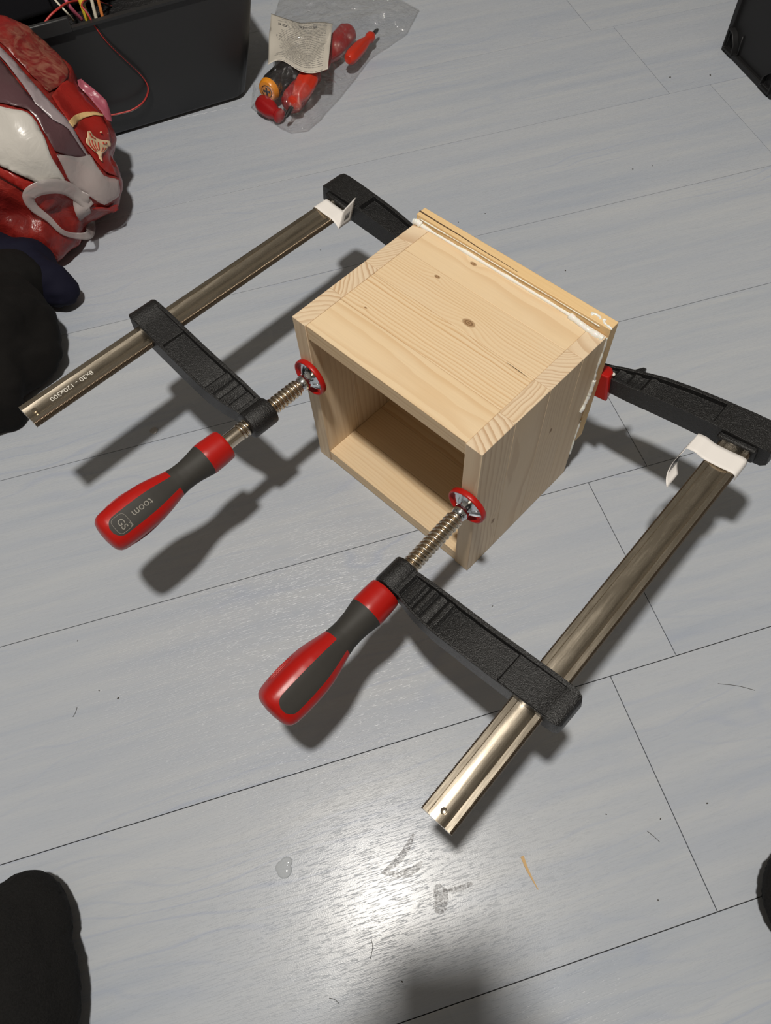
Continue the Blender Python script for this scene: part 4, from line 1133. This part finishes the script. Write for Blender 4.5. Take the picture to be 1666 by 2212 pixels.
M_hair = simple('dark_brown_hair', (.03, .018, .01), .6)
def c2w(x, y, z): return CM @ Vector((x - .025, y, z))
per = empty('person', Matrix.Translation((-.05, -.95, 0)))
tag(per, 'person in black socks and dark clothes crouching over the floor, toes at the bottom corners', 'person')
off = Vector((-.05, -.95, 0))
def sh_(bm):
    for v_ in bm.verts: v_.co -= off
    return bm
PEL = Vector((-.05, -.93, .27))
feet = {'l': dict(toe=(-.4010, -.3790), heel=(-.405, -.600), knee=(-.47, -.60, .50)), 'r': dict(toe=(.2790, -.5480), heel=(.300, -.755), knee=(.40, -.74, .50))}
sh_l, sh_r = Vector((-.25, -.88, .75)), Vector((.15, -.90, .75))
hand_l, hand_r = c2w(-.052, -.075, .020), c2w(.052, -.075, .020)
el_l, el_r = Vector((-.32, -.72, .58)), Vector((.23, -.76, .58))
def limb_pts(k):
    F = feet[k]; hx, hy = F['heel']; tx, ty = F['toe']
    return F, Vector((hx, hy + .035, .085))
def body():
    bm = bmesh.new()
    chain(bm, [(*PEL, .12), (-.05, -.96, .46, .115), (-.05, -.93, .67, .125), (-.05, -.88, .80, .06), (-.05, -.85, .87, .055)])
    chain(bm, [(-.05, -.835, .94, .075), (-.05, -.825, .99, .085)]); ico(bm, (-.05, -.755, .94), (.014, .018, .02)); chain(bm, [(-.066, -.760, .905, .007), (-.034, -.760, .905, .007)]); 
    for s in (-1, 1): ico(bm, (-.05 + s * .085, -.845, .95), (.012, .02, .03))
    for k, s in (('l', -1), ('r', 1)):
        F, an = limb_pts(k); kn = Vector(F['knee'])
        chain(bm, [(PEL.x + s * .08, PEL.y, PEL.z, .095), (*kn, .06), (*an, .038)])
        chain(bm, [(*an, .036), (F['heel'][0], F['heel'][1] + .02, .035, .032)]); chain(bm, [(F['heel'][0], F['heel'][1] + .03, .04, .034), (F['toe'][0], F['toe'][1], .026, .024)])
    for sh, el, hd, s in ((sh_l, el_l, hand_l, -1), (sh_r, el_r, hand_r, 1)):
        chain(bm, [(-.05 + s * .1, -.90, .74, .07), (*sh, .055), (*el, .042)]); chain(bm, [(*el, .042), (*hd, .024)])
        # palm beside the phone, four fingers across its back, thumb over the front
        chain(bm, [(*c2w(s * .052, -.085, .026), .017), (*c2w(s * .050, -.045, .022), .015)])
        for j, (ln, yy) in enumerate(((.030, -.040), (.034, -.057), (.032, -.073), (.025, -.088))):
            chain(bm, [(*c2w(s * .052, yy, .018), .0085), (*c2w(s * .048, yy, .001), .0080), (*c2w(s * (.046 - ln), yy + .003, -.0005), .0068)])
        chain(bm, [(*c2w(s * .050, -.080, .030), .0105), (*c2w(s * .040, -.062, .031), .0095), (*c2w(s * .024, -.050, .027), .0085)])
    return sh_(bm)
fused('body', body(), .006, M_skin, per, 3)
bm = bmesh.new()
chain(bm, [(*PEL, .135), (-.05, -.955, .42, .13)])
for k, s in (('l', -1), ('r', 1)):
    F, an = limb_pts(k); kn = Vector(F['knee'])
    chain(bm, [(PEL.x + s * .08, PEL.y, PEL.z, .108), (*kn, .075), (an.x, an.y, an.z + .02, .058)])
fused('trousers', sh_(bm), .010, M_trous, per, 4, folds)
bm = bmesh.new()
chain(bm, [(-.05, -.95, .39, .138), (-.05, -.93, .67, .145), (-.05, -.88, .79, .075)])
for sh, el, hd, s in ((sh_l, el_l, hand_l, -1), (sh_r, el_r, hand_r, 1)):
    chain(bm, [(-.05 + s * .1, -.90, .74, .085), (*sh, .068), (*el, .054), (*el.lerp(hd, .8), .038)])
fused('sweater', sh_(bm), .010, M_sweat, per, 4, folds)
bm = bmesh.new(); ico(bm, (-.05, -.845, 1.005), (.092, .098, .085), 3); ico(bm, (-.05, -.890, .95), (.085, .06, .09), 3)
fused('hair', sh_(bm), .008, M_hair, per, 3)
for k in ('l', 'r'):
    F, an = limb_pts(k); hx, hy = F['heel']; tx, ty = F['toe']; bm = bmesh.new()
    chain(bm, [(an.x, an.y, .16, .052), (*an, .047), (hx, hy + .022, .042, .042)])
    chain(bm, [(hx, hy + .03, .044, .043), ((hx + tx) / 2, (hy + ty) / 2 - .01, .046, .050), (tx, ty - .05, .040, .050), (tx, ty - .016, .034, .040)])
    ico(bm, (tx, ty - .010, .030), (.051, .048, .030), 3); ico(bm, (tx + .010, ty, .028), (.036, .042, .027), 3)
    ico(bm, (tx, ty - .06, .036), (.056, .08, .036), 3)
    fused('sock', sh_(bm), .004, M_sock, per, 6, lambda co: .0012 * noise.noise(co * 260) + .001 * noise.noise(co * 90), zmin=.0008)
